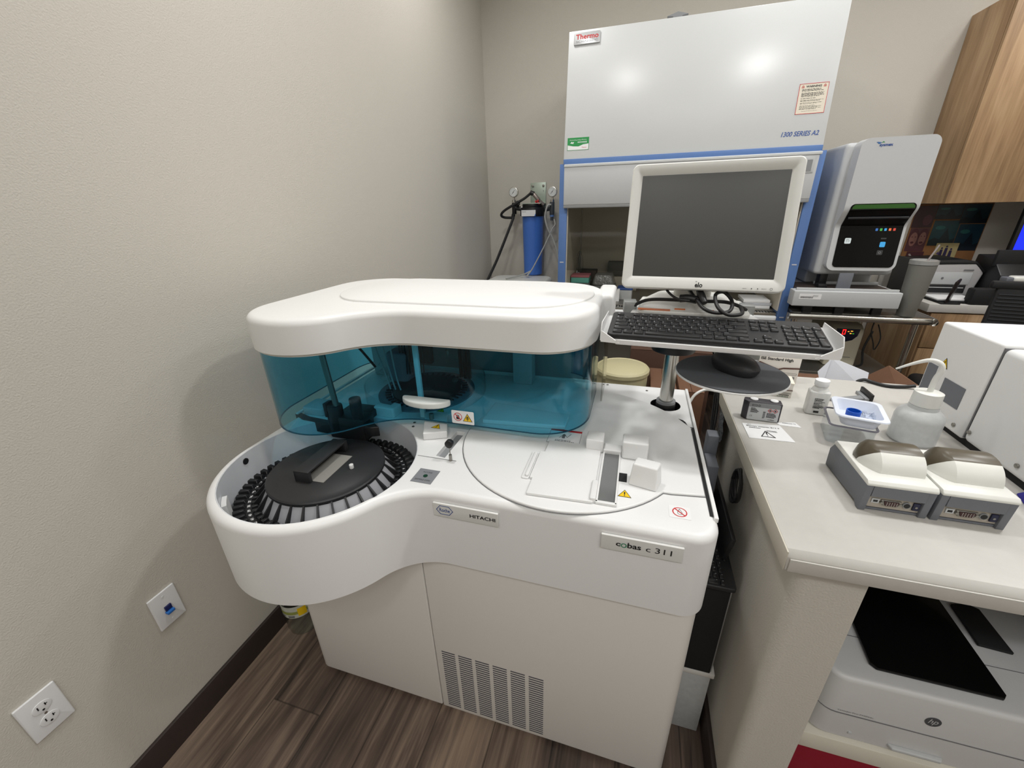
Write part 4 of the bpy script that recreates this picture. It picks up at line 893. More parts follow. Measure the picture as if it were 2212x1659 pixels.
# ================================================================== water jug
t = thing('water_jug','clear plastic water bottle with yellow label on the floor beneath the analyzer bulge','bottle',(.083,-2.596,0))
jc=(.085,-2.592)
MB().lathe([(0,.004),(.045,.0),(.055,.008),(.058,.03),(.056,.045),(.059,.06),(.056,.075),(.058,.09),(.058,.19),(.055,.21),(.03,.25),(.016,.26),(.016,.28),(0,.28)],(*jc,0),40).build('bottle_body', clear('bottle_clear',(.94,.96,.95),.06,.2), t)
MB().lathe([(.0,.0),(.053,.002),(.0555,.03),(.0555,.20),(0,.20)],(*jc,.004),32).build('water', clear('water_tint',(.95,.97,.97),.02,.1), t)
m = MB(); m.lathe([(.0592,.10),(.0592,.155)],(*jc,0),40); lb = m.build('label', mat('bottle_label',(206,208,196),.6,speck=.2), t)
m = MB(); m.mi=0; m.lathe([(.0597,.118),(.0597,.132)],(*jc,0),30,arc=(R(180),R(360))); m.mi=1; m.lathe([(.0599,.108),(.0599,.145)],(*jc,0),8,arc=(R(-50),R(-22))); m.mi=2
for a0 in (-120,-85): m.lathe([(.0600,.104),(.0600,.113)],(*jc,0),6,arc=(R(a0),R(a0+22)))
m.build('label_print',[mat('olive_ink',(150,156,80),.5),YEL,INKG],lb)
MB().cyl((*jc,.27),(*jc,.295),.019,n=24,bev=.002).build('bottle_cap', PAPER, t)

# ================================================================== counter and shelf
t = thing('counter','cream laminate counter on a half wall to the right of the analyzer','counter',(2.3,-2.34,.874))
m = MB(); m.ext([(-2.772,.874),(-2.772,.902),(-2.762,.914),(-1.915,.914),(-1.915,.874)],'X',1.482,3.25,.0008,1); m.build('countertop', COUNTER, t)
MB().box(1.4795,1.482,-2.772,-1.915,.8745,.9135,.0005).build('end_strip', mat('edge_band',(196,190,176),.5), t)
MB().box(1.486,3.25,-2.775,-2.7722,.8745,.9005,.0005).build('front_strip', COUNTER, t)
m = MB(); m.box(1.621,3.25,-2.747,-1.957,.371,.42,.002); lone('counter_shelf',m,SHELFM,'thick white shelf under the counter holding the large printer','shelf')
t = thing('red_case','red case with black and gray edges standing below the shelf','case',(1.72,-2.5,0))
MB().box(1.672,1.85,-2.66,-2.30,0,.352,.006).build('case_body', mat('crimson',(150,18,44),.5), t)
MB().box(1.655,1.670,-2.67,-2.30,0,.352,.003).build('gray_edge', GRAYL, t)
m = MB(); m.box(1.632,1.650,-2.68,-2.30,0,.350,.003); lone('black_folder',m,BLACKM,'black upright folder left of the red case below the shelf','folder')

# large printer on the shelf
t = thing('office_printer','wide gray white laser printer on the shelf under the counter','printer',(1.855,-2.53,.42))
px0,px1 = 1.628,2.085
m = MB(); prof=[(-2.722,.4205),(-2.736,.435),(-2.741,.50),(-2.738,.56),(-2.728,.585),(-2.705,.598),(-2.68,.602),(-2.36,.606),(-2.35,.60),(-2.35,.4205)]
m.prism(rrect(px0,px1,-2.740,-2.35,.035),.4205,.604,.010,4); m.build('printer_body', mat('printer_gray',(204,204,204),.4), t)
m = MB(); m.prism(rrect(px0+.001,px1-.001,-2.7415,-2.60,.034),.4998,.5012); m.build('door_seam', INKG, t)
m = MB(frame((1.810,-2.7405,.542),(1,0,0),(0,0,1))); m.mi=0; m.prism(circ(0,0,.0125,36),0,.0006); m.mi=1; m.text('hp',-.0075,-.0085,.015,.017,.0008,shear=.25); m.build('maker_badge',[mat('badge_gray',(72,74,78),.4),GRAYL],t)
m = MB(frame((1.664,-2.7405,.5065),(1,0,0),(0,0,1))); m.text('LaserJet Pro M402dn',0,0,.060,.0045,.0005); m.build('model_lettering', INKG, t)
MB().cyl((1.700,-2.739,.447),(1.700,-2.7425,.447),.0035,n=16,bev=.001).build('power_button', GRAYL, t)
m = MB(); m.prism([(1.765,-2.7395),(1.855,-2.7395),(1.85,-2.749),(1.77,-2.749)],.438,.446,.002); m.build('tray_pull', GRAYL, t)
m = MB(); m.box(px0+.02,px1-.02,-2.6405,-2.639,.6042,.6046); m.build('top_seam', INKG, t)
def slab(name, P, z0, z1, m_, lab, cat):
    mb = MB(); mb.prism(P,z0,z1,.0015,2); return lone(name,mb,m_,lab,cat)
slab('black_tablet',[(1.707,-2.700),(1.716,-2.709),(1.909,-2.712),(1.916,-2.704),(1.926,-2.40),(1.917,-2.39),(1.735,-2.39),(1.728,-2.40)],.6055,.613,GLASSB,'large black glossy sheet lying on top of the under-counter printer','tablet')
slab('black_wallet',[(1.936,-2.598),(1.990,-2.603),(1.993,-2.50),(1.975,-2.490),(1.942,-2.50)],.6055,.612,BLACKM,'small black flat pad right of the large black sheet on the printer','pad')
m = MB(); m.box(2.095,2.9,-2.70,-2.05,.4205,.66,.006); lone('gray_equipment_case',m,mat('taupe_gray',(112,104,100),.6,speck=.2),'taupe gray case on the shelf right of the printer','case')

# ------------------------------------------------------------------ cell density readers
def reader(x0, label):
    t = thing('tube_reader',label,'lab device',(x0+.0535,-2.545,.914),group=None)
    w = .106; Mr = Matrix.Translation((x0,0,0))
    m = MB(); a,b = 0,w
    # grey lower shell (open port bay at the rear side that faces the camera)
    side = [(-2.621,.9142),(-2.612,.9142),(-2.600,.922),(-2.466,.9145),(-2.464,.955),(-2.478,.974),(-2.624,.972)]
    for q0,q1 in ((x0,x0+.012),(x0+w-.012,x0+w)): m.ext(side,'X',q0,q1,.0015,2)
    m.ext([(-2.624,.949),(-2.624,.972),(-2.478,.974),(-2.464,.955),(-2.466,.918),(-2.58,.918),(-2.58,.949)],'X',x0+.012,x0+w-.012,0)
    m.build('lower_shell', GRAYD, t)
    pp = MB(); pp.box(x0+.012,x0+w-.012,-2.6165,-2.58,.9215,.949,.0008); port = pp.build('port_panel', mat('port_panel_beige',(180,172,160),.5), t)
    Mf = frame((x0,-2.6168,.9235),(1,0,0),(0,0,1))
    mb = MB(Mf); mb.mi=0; mb.box(.018,.030,.009,.0185,0,.002); mb.mi=1; mb.box(.0205,.0275,.0115,.016,.002,.0023); mb.build('usb_port',[GRAYL,INKB],port)
    mb = MB(Mf); mb.mi=0; mb.prism([(.036,.006),(.060,.006),(.064,.018),(.032,.018)],0,.003,.001); mb.mi=1; mb.prism([(.039,.0075),(.057,.0075),(.060,.0165),(.036,.0165)],.003,.005,.0005); mb.mi=0; mb.cyl((.0335,.012,0),(.0335,.012,.0045),.0025,n=8).cyl((.0625,.012,0),(.0625,.012,.0045),.0025,n=8); mb.mi=2
    for r in range(3):
        for c in range(5): mb.cyl((.041+c*.0038,.0095+r*.0028,.005),(.041+c*.0038,.0095+r*.0028,.0053),.0008,n=6)
    mb.build('serial_port',[STEEL,mat('connector_maroon',(62,34,34),.5),CHROME],port)
    mb = MB(Mf); mb.mi=0; mb.cyl((.0725,.012,0),(.0725,.012,.003),.0062,n=24); mb.mi=1; mb.cyl((.0725,.012,.003),(.0725,.012,.0034),.0048,n=20); mb.build('round_port',[GRAYM,INKB],port)
    mb = MB(Mf); mb.mi=0; mb.box(.082,.092,.004,.0195,0,.003,.0005); mb.mi=1; mb.cyl((.087,.011,.003),(.087,.011,.0036),.002,n=10); mb.build('power_port',[mat('port_navy',(26,30,60),.5),STEEL],port)
    MB().box(x0+.012,x0+w-.012,-2.6165,-2.58,.9155,.9195,.0005).build('rating_strip', GRAYD, t)
    # white cover plate
    m = MB(); m.ext([(-2.6255,.972),(-2.6255,.9765),(-2.620,.982),(-2.482,.984),(-2.474,.976),(-2.478,.972)],'X',x0-.0005,x0+w+.0005,.0015,2); wc = m.build('top_cover', OFFW, t)
    # rounded hood: white front half, smoked brown rear half, bevelled left end
    cy,cz,rr = -2.548,.9805,.0415; xa,xb = x0+.030,x0+w-.008
    def half(a0,a1,name,m_,par,xl=xa):
        mb = MB(); tb = bmesh.new(); rings=[]; K=10
        sts = [(xl-.022,.30),(xl-.016,.58),(xl-.008,.85),(xl,1.0),(xb,1.0)]
        for xx,s in sts: rings.append([tb.verts.new((xx, cy+rr*s*math.cos(R(a0+(a1-a0)*k/K))*(1.12 if True else 1), cz+rr*s*math.sin(R(a0+(a1-a0)*k/K)))) for k in range(K+1)])
        for a_,b_ in zip(rings,rings[1:]):
            for k in range(K): tb.faces.new((a_[k],a_[k+1],b_[k+1],b_[k]))
        for r_,rev in ((rings[0],0),(rings[-1],1)):
            c_ = tb.verts.new((r_[0].co.x,cy,cz)); 
            for k in range(K): tb.faces.new((c_,r_[k],r_[k+1]))
        bmesh.ops.recalc_face_normals(tb,faces=tb.faces); mb._merge(tb); return mb.build(name,m_,par)
    half(122,182,'hood_front',OFFW,t); half(-2,122,'hood_window',BROWNC,t)
    return t
reader(1.6365,'left one of two twin white and gray tube readers on the counter')
reader(1.7485,'right one of two twin white and gray tube readers, nearer the large white instrument')

# ------------------------------------------------------------------ items on the counter
zc = .9142
t = thing('reagent_cassette','dark reagent cassette with gray label and two white caps on the counter','reagent cassette',(1.555,-2.26,zc))
Mc = Matrix.Translation((1.551,-2.283,zc))@Matrix.Rotation(R(-4),4,'Z')
m = MB(Mc); m.prism([(-.040,0),(.040,0),(.040,.030),(-.046,.030),(-.050,.012)],0,.054,.003,2); cs = m.build('cassette_body', mat('cassette_dark',(56,52,58),.4), t)
m = MB(Mc@frame((-.0375,-.0006,.002),(1,0,0),(0,0,1))@Matrix.Diagonal((1,1.16,1,1))); m.mi=0; m.prism(rrect(0,.073,0,.043,.003),0,.0006); m.mi=1; m.box(.0,.073,.0325,.043,.0006,.0009); m.M=m.M@Matrix.Translation((0,0,.001)); m.mi=2; m.text('ECO-D',.007,.0345,.020,.005,0,bold=.02)
lines(m,.006,.026,[.029,.0265,.024,.0215,.019],.0012,2,.5); lines(m,.045,.068,[.0195,.017,.0145,.012,.0095],.0012,6,.3); lines(m,.036,.042,[.022,.019,.016,.013,.010,.007],.0012,8,.3)
m.text('CE',.006,.008,.006,.0042,0); m.text('cobas',.050,.003,.015,.0035,0)
m.mi=3
for cx in (.051,.063): m.strip([(cx,.0225),(cx+.005,.0272),(cx,.032),(cx-.005,.0272),(cx,.0225)],.0005,.0003)
m.mi=2
for cx in (.051,.063): m.prism(circ(cx,.0272,.0018,8),0,.0003)
m.build('label',[mat('label_pale_gray',(196,198,200),.5),GRAYM,INKB,RED],cs)
for cx in (-.025,.022): MB(Mc).cyl((cx,.016,.0542),(cx,.016,.0575),.0095,n=28,bev=.001).cyl((cx,.016,.0575),(cx,.016,.058),.003,n=12).build('cap', PAPER, t)

def flat_card(name, P, lab, fn=None, th=.0012, z=zc):
    o_ = P[0]; t = thing(name,lab,'card',((P[0][0]+P[2][0])/2,(P[0][1]+P[2][1])/2,z))
    m = MB(); m.prism(P,z,z+th); c = m.build('card_sheet', PAPER, t)
    if fn: fn(t)
    return t
Pc = [(1.500,-2.385),(1.602,-2.384),(1.589,-2.300),(1.499,-2.307)]
def fnc(t):
    m = MB(frame((1.499,-2.382,zc+.0014),(1,.0,0),(0,1,0))); m.text('Elecsys Vitamin B12 II',.008,.058,.076,.0075,0,bold=.02); m.text('BN',.012,.069,.008,.0035,0); lines(m,.012,.04,[.052],.002,3,.1); lines(m,.05,.075,[.043,.038],.0014,4,.3)
    m.strip([(.032,.010),(.062,.010),(.047,.040),(.032,.010)],.0011,.0004); m.prism([(.0463,.02),(.0477,.02),(.049,.033),(.045,.033)],0,.0004); m.prism(circ(.047,.016,.0013,8),0,.0004); m.build('card_print', INKB, t)
flat_card('reagent_card',Pc,'white reagent card with warning triangle in front of the dark cassette',fnc)
Ps = [(1.590,-2.296),(1.640,-2.299),(1.633,-2.272),(1.585,-2.284)]
def fns(t):
    m = MB(frame((1.600,-2.292,zc+.0010),(1,0,0),(0,1,0))); lines(m,0,.024,[.008],.0015,3,.1); ring(m,.028,.009,.0028,.0008,12); m.build('slip_print', INKG, t)
flat_card('paper_slip',Ps,'narrow white slip beside the dark cassette',fns,.0006)

t = thing('plastic_bottle','small white translucent bottle with printed label on the counter','bottle',(1.70,-2.19,zc))
Mb_ = Matrix.Translation((1.700,-2.193,zc))@Matrix.Rotation(R(-8),4,'Z')
m = MB(Mb_); m.prism(rrect(-.024,.024,-.018,.018,.007),0,.068,.004,3); m.lathe([(.0225,.064),(.0165,.077),(.0145,.079),(.0145,.084)],(0,0,0),28,sy=.85); bd_=m.build('bottle_body', MILK2, t)
MB(Mb_).cyl((0,0,.082),(0,0,.098),.0168,n=32,bev=.0012).build('bottle_cap', PAPER, t)
m = MB(Mb_@frame((-.024,-.0184,.004),(1,0,0),(0,0,1))); lines(m,.014,.040,[.044,.041,.0385,.035,.031,.028,.0245,.021,.0185,.016],.0015,11,.5); m.box(.018,.030,.003,.009,0,.0003); m.build('label_print', INKB, bd_)

# kit boxes
def kit(M, w, d, h, lab, full):
    t = thing('reagent_kit_box',lab,'box',tuple((M@Vector((w/2,d/2,0)))))
    m = MB(M); m.box(0,w,0,d,0,h,.0012); b=m.build('carton_body', mat('kit_white',(226,220,212),.55), t)
    m = MB(M); m.box(-.0005,w+.001,-.001,d+.001,h-.004 if full else h-.003,h+.0006,.0008); m.build('lid', mat('kit_lid',(232,226,210),.5), t)
    F = M@frame((0,-.0012,0),(1,0,0),(0,0,1)); m = MB(F)
    m.mi=0; m.prism([(0,h*.60),(w*.30,h*.47),(w*.5,h*.40),(w*.62,h*.46),(w,h*.50),(w,h*.55),(w*.62,h*.51),(w*.5,h*.455),(w*.3,h*.535),(0,h*.66)],0,.0006)
    m.mi=1
    if full: m.text('ISE Standard High',w*.03,h*.70,w*.78,h*.125,.0004,bold=.03)
    m.text('CE',w*.55,h*.17,w*.07,h*.06,.0004); lines(m,w*.66,w*.95,[h*.19,h*.155],h*.022,4,.3); m.strip([(w*.64,h*.29),(w*.96,h*.29),(w*.96,h*.34),(w*.64,h*.34),(w*.64,h*.29)],.0003,.0004)
    m.mi=2; m.text('cobas',w*.62,h*.05,w*.30,h*.08,.0004,bold=.02)
    m.build('front_print',[mat('kit_brown',(86,52,42),.5),INKB,mat('deep_green_ink',(30,84,66),.5)],b)
    m = MB(M@frame((-.0012,d,0),(0,-1,0),(0,0,1))); lines(m,d*.15,d*.85,[h*.88,h*.8,h*.72,h*.66,h*.6],h*.02,5,.4); m.build('side_print', INKG, b)
    return t
kit(Matrix.Translation((1.603,-1.970,zc))@Matrix.Rotation(R(-8),4,'Z'),.114,.032,.099,'tall white ISE kit box with brown band standing behind the mouse platform',True)
kit(Matrix.Translation((1.572,-2.095,zc))@Matrix.Rotation(R(-8),4,'Z'),.097,.060,.047,'lower white kit box with brown band in front of the tall one',False)

# clear container with white tray
t = thing('clear_container','clear square plastic container on the counter with a white tray on top','container',(1.735,-2.32,zc))
Mt_ = Matrix.Translation((1.727,-2.318,zc))@Matrix.Rotation(R(-12),4,'Z')
m = MB(Mt_); wall_loop(m, rrect(-.045,.045,-.052,.052,.012), .0015, .001, .047); m.prism(rrect(-.0435,.0435,-.0505,.0505,.011),.0,.0015); m.build('container_wall', CLEAR, t)
m = MB(Mt_); wall_loop(m, rrect(-.048,.048,-.055,.055,.013), .004, .046, .049); m.build('container_rim', mat('rim_gray',(132,130,140),.4), t)
t = thing('weighing_tray','white rectangular plastic tray holding a blue cap and crinkled film','tray',(1.735,-2.32,zc+.05))
Mt2 = Matrix.Translation((1.735,-2.325,zc+.0495))@Matrix.Rotation(R(-14),4,'Z')@Matrix.Scale(1.06,4)
o1 = rrect(-.048,.048,-.058,.058,.016); o2 = rrect(-.038,.038,-.048,.048,.014); o3 = rrect(-.030,.030,-.040,.040,.012)
tb = ringmesh([[(x,y,.026) for x,y in o1],[(x,y,.0285) for x,y in offset(o1,.001)],[(x,y,.0285) for x,y in o2],[(x,y,.004) for x,y in o3]],len(o1)); vs=[v for v in tb.verts if abs(v.co.z-.004)<1e-6]; tb.faces.new(vs)
tb2 = ringmesh([[(x,y,.026) for x,y in o1],[(x,y,.026) for x,y in offset(o2,-.0012)],[(x,y,.001) for x,y in offset(o3,-.0012)]],len(o1)); vs=[v for v in tb2.verts if abs(v.co.z-.001)<1e-6]; tb2.faces.new(vs)
m = MB(Mt2); m._merge(tb); m._merge(tb2); m.build('tray_body', mat('tray_white',(226,232,244),.3), t)
m = MB(Mt2@Matrix.Translation((0,0,.004))); m.lathe([(.0005,.002),(.0125,.006),(.0135,.026),(.0135,.030),(.0115,.030),(.0105,.010),(.0005,.010)],(-.014,-.028,0),32); lone('specimen_cup',m,DKBLUE,'royal blue round open cup in the white tray','cup')
rnd=random.Random(8); tb=bmesh.new(); G=[]
for i in range(10): G.append([tb.verts.new((-.004+.0040*i, -.034+.0068*j, .008+.017*rnd.random()*(1-abs(j-4.5)/9))) for j in range(10)])
for i in range(9):
    for j in range(9): tb.faces.new((G[i][j],G[i+1][j],G[i+1][j+1],G[i][j+1]))
m = MB(Mt2); m._merge(tb); lone('crinkled_film',m,clear('film_clear',(.80,.82,.86),.08,.6),'crinkled clear film in the white tray','film')

# wash bottle
t = thing('wash_bottle','translucent wash bottle with white cap and bent spout on the counter','bottle',(1.869,-2.301,zc))
wc_ = (1.869,-2.301)
MB().lathe([(0,.002),(.040,.0),(.045,.005),(.0455,.062),(.043,.074),(.034,.083),(.028,.087),(.027,.095),(.025,.095),(.026,.086),(.032,.080),(.041,.072),(.0435,.060),(.043,.006),(0,.004)],(*wc_,zc),48).build('bottle_body', MILK, t)
MB().lathe([(0,.1295),(.022,.1295),(.026,.1275),(.027,.10),(.027,.096),(0,.096)],(*wc_,zc),40).build('bottle_cap', OFFW, t)
MB().tube([(1.869,-2.301,1.040),(1.870,-2.301,1.075),(1.8735,-2.303,1.098),(1.868,-2.300,1.112),(1.852,-2.292,1.1155),(1.832,-2.281,1.103),(1.808,-2.268,1.082)],[.0055,.0055,.0055,.0052,.0047,.0036,.002],14).build('spout', OFFW, t)
MB().tube([(1.869,-2.301,1.0),(1.869,-2.301,.925)],.0025,8,0).build('dip_tube', OFFW, t)

t = thing('metal_bracket','L-shaped gray metal bracket lying behind the white tray','bracket',(1.85,-2.04,zc))
Ml = Matrix.Translation((1.878,-2.052,zc))
m = MB(Ml); m.box(-.003,.004,-.034,.034,0,.022,.0015); m.build('bracket_plate', BLACK, t)
m = MB(Ml); m.prism([(-.11,-.042),(-.106,-.052),(-.004,-.020),(-.004,.006)],0,.006,.001).box(-.014,-.003,-.030,.030,0,.008,.001); m.build('bracket_arm', GRAYM, t)
m = MB(); m.tube([(1.905,-1.905,.86),(1.907,-1.915,.905),(1.925,-1.918,.921),(1.945,-1.93,.9195),(1.965,-1.95,.9195),(1.99,-1.955,.9195),(2.02,-1.95,.920),(2.045,-1.95,.925)],.0052,10); lone('power_cable',m,BLACK,'black power cable running over the back edge of the counter','cable')

# ================================================================== large white instrument (right)
t = thing('benchtop_instrument','large white box shaped instrument at the right edge of the counter','lab instrument',(2.16,-2.4,zc))
X0 = 1.962
m = MB(); m.prism(rrect(X0,2.45,-2.300,-2.100,.006),.930,1.163,.014,4); m.build('rear_housing', WHITE, t)
m = MB(); m.prism([(X0,-2.3025),(X0,-2.70),(2.45,-2.70),(2.45,-2.3025)][::-1],.930,1.158,.014,4); m.build('front_housing', WHITE, t)
MB().box(X0+.004,2.44,-2.3030,-2.2990,.935,1.155).build('housing_gap', INKG, t)
MB().box(X0+.012,2.44,-2.69,-2.12,.9145,.9305).build('base_plinth', BLACKM, t)
Fx = frame((X0-.0004,0,0),(0,-1,0),(0,0,1))
def fx(y,z): return frame((X0-.0006,y,z),(0,-1,0),(0,0,1))
m = MB(fx(-2.162,1.063)@Matrix.Translation((0,.004,0))); tri_sign(m,-.0,.0,.029); m.build('warning_sticker',[YEL,INKB],t)
m = MB(fx(-2.182,.985)); m.mi=0; m.box(0,.075,0,.054,0,.0006); m.mi=1; lines(m,.005,.04,[.046,.041,.036,.031,.026,.021,.016,.011],.0022,3,.4); m.build('rating_plate',[GRAYD,GRAYL],t)
for y,z in ((-2.268,.950),(-2.318,.957),(-2.455,.957)): MB(fx(y,z)).cyl((0,0,-.001),(0,0,.003),.0048,n=20,bev=.001).build('screw', STEEL, t)
m = MB(); m.box(X0-.0012,X0+.002,-2.145,-2.108,.97,1.055); m.build('rear_recess', GRAYD, t)
m = MB(); m.box(X0-.006,X0+.002,-2.150,-2.120,.955,.985,.002); m.build('power_inlet', BLACK, t)
m = MB(); m.prism([(1.93,-2.56),(1.99,-2.60),(2.03,-2.56),(1.985,-2.50),(1.95,-2.49)],zc,.928,.004,2,top=[(1.94,-2.555),(1.985,-2.59),(2.02,-2.555),(1.98,-2.51),(1.955,-2.50)]); lone('blue_cloth',m,mat('blue_cloth',(44,38,140),.8,bump=(200,.5,.003)),'dark blue cloth tucked between the right reader and the white instrument','cloth')

# ================================================================== cart with hematology analyzer
t = thing('steel_cart','stainless steel lab cart with tubular front rail behind the counter','cart',(2.28,-.7,0))
MB().box(2.004,2.585,-.945,-.32,.905,.917,.002).build('cart_top', STEEL, t)
m = MB(); m.tube([(2.022,-.40,.900),(2.022,-.93,.900)],.014,14,0); m.tube([(1.985,-.957,.900),(2.0,-.957,.900),(2.2,-.957,.900),(2.55,-.957,.897),(2.585,-.95,.897),(2.60,-.925,.897),(2.60,-.40,.900)],.0175,18,5); m.build('rail', CHROME, t)
for x in (2.03,2.565):
    for y in (-.90,-.38):
        MB().cyl((x,y,.08),(x,y,.885),.014,n=20).build('leg', CHROME, t)
        MB().cyl((x-.012,y,.036),(x+.012,y,.036),.036,n=24,bev=.003).cyl((x,y,.05),(x,y,.09),.012,n=10).build('caster', BLACK, t)
MB().box(2.005,2.58,-.92,-.35,.575,.587,.002).build('lower_shelf', STEEL, t)
MB().box(2.005,2.58,-.92,-.35,.20,.212,.002).build('bottom_shelf', STEEL, t)

S2 = thing('hematology_analyzer','tall gray white blood analyzer with black glass front panel on the steel cart','lab analyzer',(2.2,-.62,.92))
MB().box(2.074,2.412,-.870,-.30,1.10,1.695,.020,4).build('analyzer_body', GRAYL, S2)
# front panel: upper face, recessed black window, lower lip
def ycur(z):
    return -.945 if z>1.41 else (-.945+.05*(1.41-z)/.075 if z>1.335 else -.895-.02*(1.335-z)/.19)
zs = [1.695,1.6,1.45,1.41,1.372,1.335,1.25,1.135]
prof = [(ycur(z),z) for z in zs]
fo = [(ycur(1.70)+.0,1.705)]+prof
def panel_xz(name, m_, x0, x1, z0, z1, off, depth, r, parent, nz=26):
    """curved sheet following the front profile, rounded corners"""
    rows=[]; mb=MB(); tb=bmesh.new()
    zl = sorted(set([z0+(z1-z0)*i/nz for i in range(nz+1)]+[z0+r*(1-math.cos(R(a))) for a in range(9,90,9)]+[z1-r*(1-math.cos(R(a))) for a in range(9,90,9)])); nz = len(zl)-1
    for z in zl:
        d0 = min(z-z0, z1-z)
        ins = r-math.sqrt(max(0,r*r-(r-d0)**2)) if d0<r else 0
        rows.append((x0+ins,x1-ins,z))
    F=[];B=[]
    for a,b,z in rows:
        y=ycur(z)-off; F.append([tb.verts.new((a+(b-a)*k/4,y,z)) for k in range(5)]); B.append([tb.verts.new((a+(b-a)*k/4,y+depth,z)) for k in range(5)])
    for i in range(nz):
        for k in range(4): tb.faces.new((F[i][k],F[i][k+1],F[i+1][k+1],F[i+1][k])); tb.faces.new((B[i][k],B[i+1][k],B[i+1][k+1],B[i][k+1]))
        tb.faces.new((F[i][0],F[i+1][0],B[i+1][0],B[i][0])); tb.faces.new((F[i][4],B[i][4],B[i+1][4],F[i+1][4]))
    for k in range(4): tb.faces.new((F[0][k],B[0][k],B[0][k+1],F[0][k+1])); tb.faces.new((F[nz][k],F[nz][k+1],B[nz][k+1],B[nz][k]))
    bmesh.ops.recalc_face_normals(tb,faces=tb.faces); mb._merge(tb); return mb.build(name,m_,parent)
fpn = panel_xz('front_cover',HOODG,2.104,2.394,1.128,1.702,0,.075,.034,S2,44)
win = panel_xz('black_window',GLASSB,2.128,2.381,1.145,1.434,.0035,.01,.018,S2,36)
m = MB(); m.prism([(2.134,1.412),(2.376,1.412),(2.374,1.422),(2.366,1.4305),(2.144,1.4305),(2.136,1.422)][::-1],-.9492,-.9480,M=Matrix(((1,0,0,0),(0,0,1,0),(0,1,0,0),(0,0,0,1)))); m.build('green_band', mat('green_window',(44,92,30),.15,coat=.5), win)
MB().box(2.132,2.378,-.9495,-.939,1.4085,1.4105).build('window_seam', BLACKM, win)
MB().cyl((2.136,-.926,1.372),(2.374,-.926,1.372),.006,n=12).build('window_bar', mat('bar_gloss',(36,38,42),.15,spec=.8), win)
def yo(z): return ycur(z)-.0042
def ic(x,z,w,h,m_,name):
    mb = MB(frame((x,yo(z)-.0004,z),(1,0,0),(0,.10,1))); mb.prism(rrect(-w/2,w/2,-h/2,h/2,min(w,h)*.18),0,.0006); return mb.build(name,m_,win)
def glow(n,c,s=1.): return mat(n,c,.4,emis=(c,s))
for i,(c) in enumerate(((56,104,170),(70,160,70),(60,150,210),(220,110,60),(200,70,60))): ic(2.277+i*.0175,1.318,.0095,.0115,glow('status_%d'%i,c,.5),'status_light')
o=ic(2.170,1.268,.026,.026,glow('icon_white',(190,200,200),.5),'white_icon'); m = MB(frame((2.170,yo(1.268)-.0012,1.268),(1,0,0),(0,.1,1))); m.strip([(-.006,-.005),(-.006,.006),(.002,.006)],.0008,.0003); ring(m,.003,0,.004,.001,12,z=.0003); m.build('icon_mark',INKG,o)
ic(2.315,1.251,.022,.024,glow('icon_blue',(60,150,205),.6),'blue_button'); ic(2.312,1.214,.024,.022,mat('icon_dim',(60,62,64),.4),'dim_button'); ic(2.314,1.278,.022,.006,mat('icon_dim2',(70,72,74),.4),'menu_bar')
m = MB(frame((2.312,yo(1.214)-.0012,1.214),(1,0,0),(0,.1,1))); ring(m,0,0,.005,.001,16,z=.0003); m.build('ring_mark',GRAYL,win)
m = MB(frame((2.172,-.9457,1.663),(1,0,0),(0,0,1))); m.mi=0; m.text('sysmex',0,0,.050,.012,.0004,bold=.03); m.mi=1; m.prism([(-.014,.020),(-.003,.018),(.004,.014),(-.004,.0135)],0,.0006); m.prism([(-.016,.0225),(.006,.0165),(.002,.020)],0,.0008); m.mi=2; m.prism([(.003,.017),(.011,.0235),(.017,.018),(.011,.019)],0,.0006); m.build('brand_lettering',[INKBL,mat('logo_blue',(40,110,180),.5),GREEN],S2)
# sampler base
MB().prism([(1.974,-.982),(2.430,-.982),(2.430,-.30),(2.004,-.30),(2.004,-.906),(1.974,-.906)],.957,1.0345,.004).build('sampler_base', GRAYL, S2)
for x in (2.06,2.20,2.36): MB().box(x-.02,x+.02,-.955,-.93,.917,.957,.002).build('foot', BLACK, S2)
MB().box(2.0,2.41,-.93,-.72,1.0347,1.037).build('sampler_track', mat('track_brown',(64,54,50),.5), S2)
m = MB(); m.box(1.985,2.42,-.965,-.955,1.0345,1.047,.002).box(2.12,2.41,-.78,-.765,1.037,1.052,.002); m.build('track_rail', GRAYL, S2)
MB().box(2.09,2.40,-.72,-.50,1.0345,1.13,.012,3).build('rear_deck', GRAYL, S2)
m = MB(); m.box(2.115,2.15,-.85,-.80,1.037,1.128,.003).box(2.10,2.14,-.90,-.85,1.037,1.056,.002); m.build('gripper', BLACK, S2)
MB().box(2.165,2.225,-.938,-.928,1.036,1.118,.002).build('sample_door', GRAYD, S2)
m = MB(frame((1.999,-.9826,.993),(1,0,0),(0,0,1))); m.mi=0; m.prism(rrect(0,.097,0,.027,.003),0,.0005); m.mi=1; rnd=random.Random(2); x=.006
while x<.06: w_=rnd.uniform(.0006,.002); m.box(x,x+w_,.005,.014,.0005,.0008); x+=w_+rnd.uniform(.0005,.0015)
lines(m,.06,.085,[.018,.013],.002,3); m.build('barcode_label',[PAPER,INKB],S2)

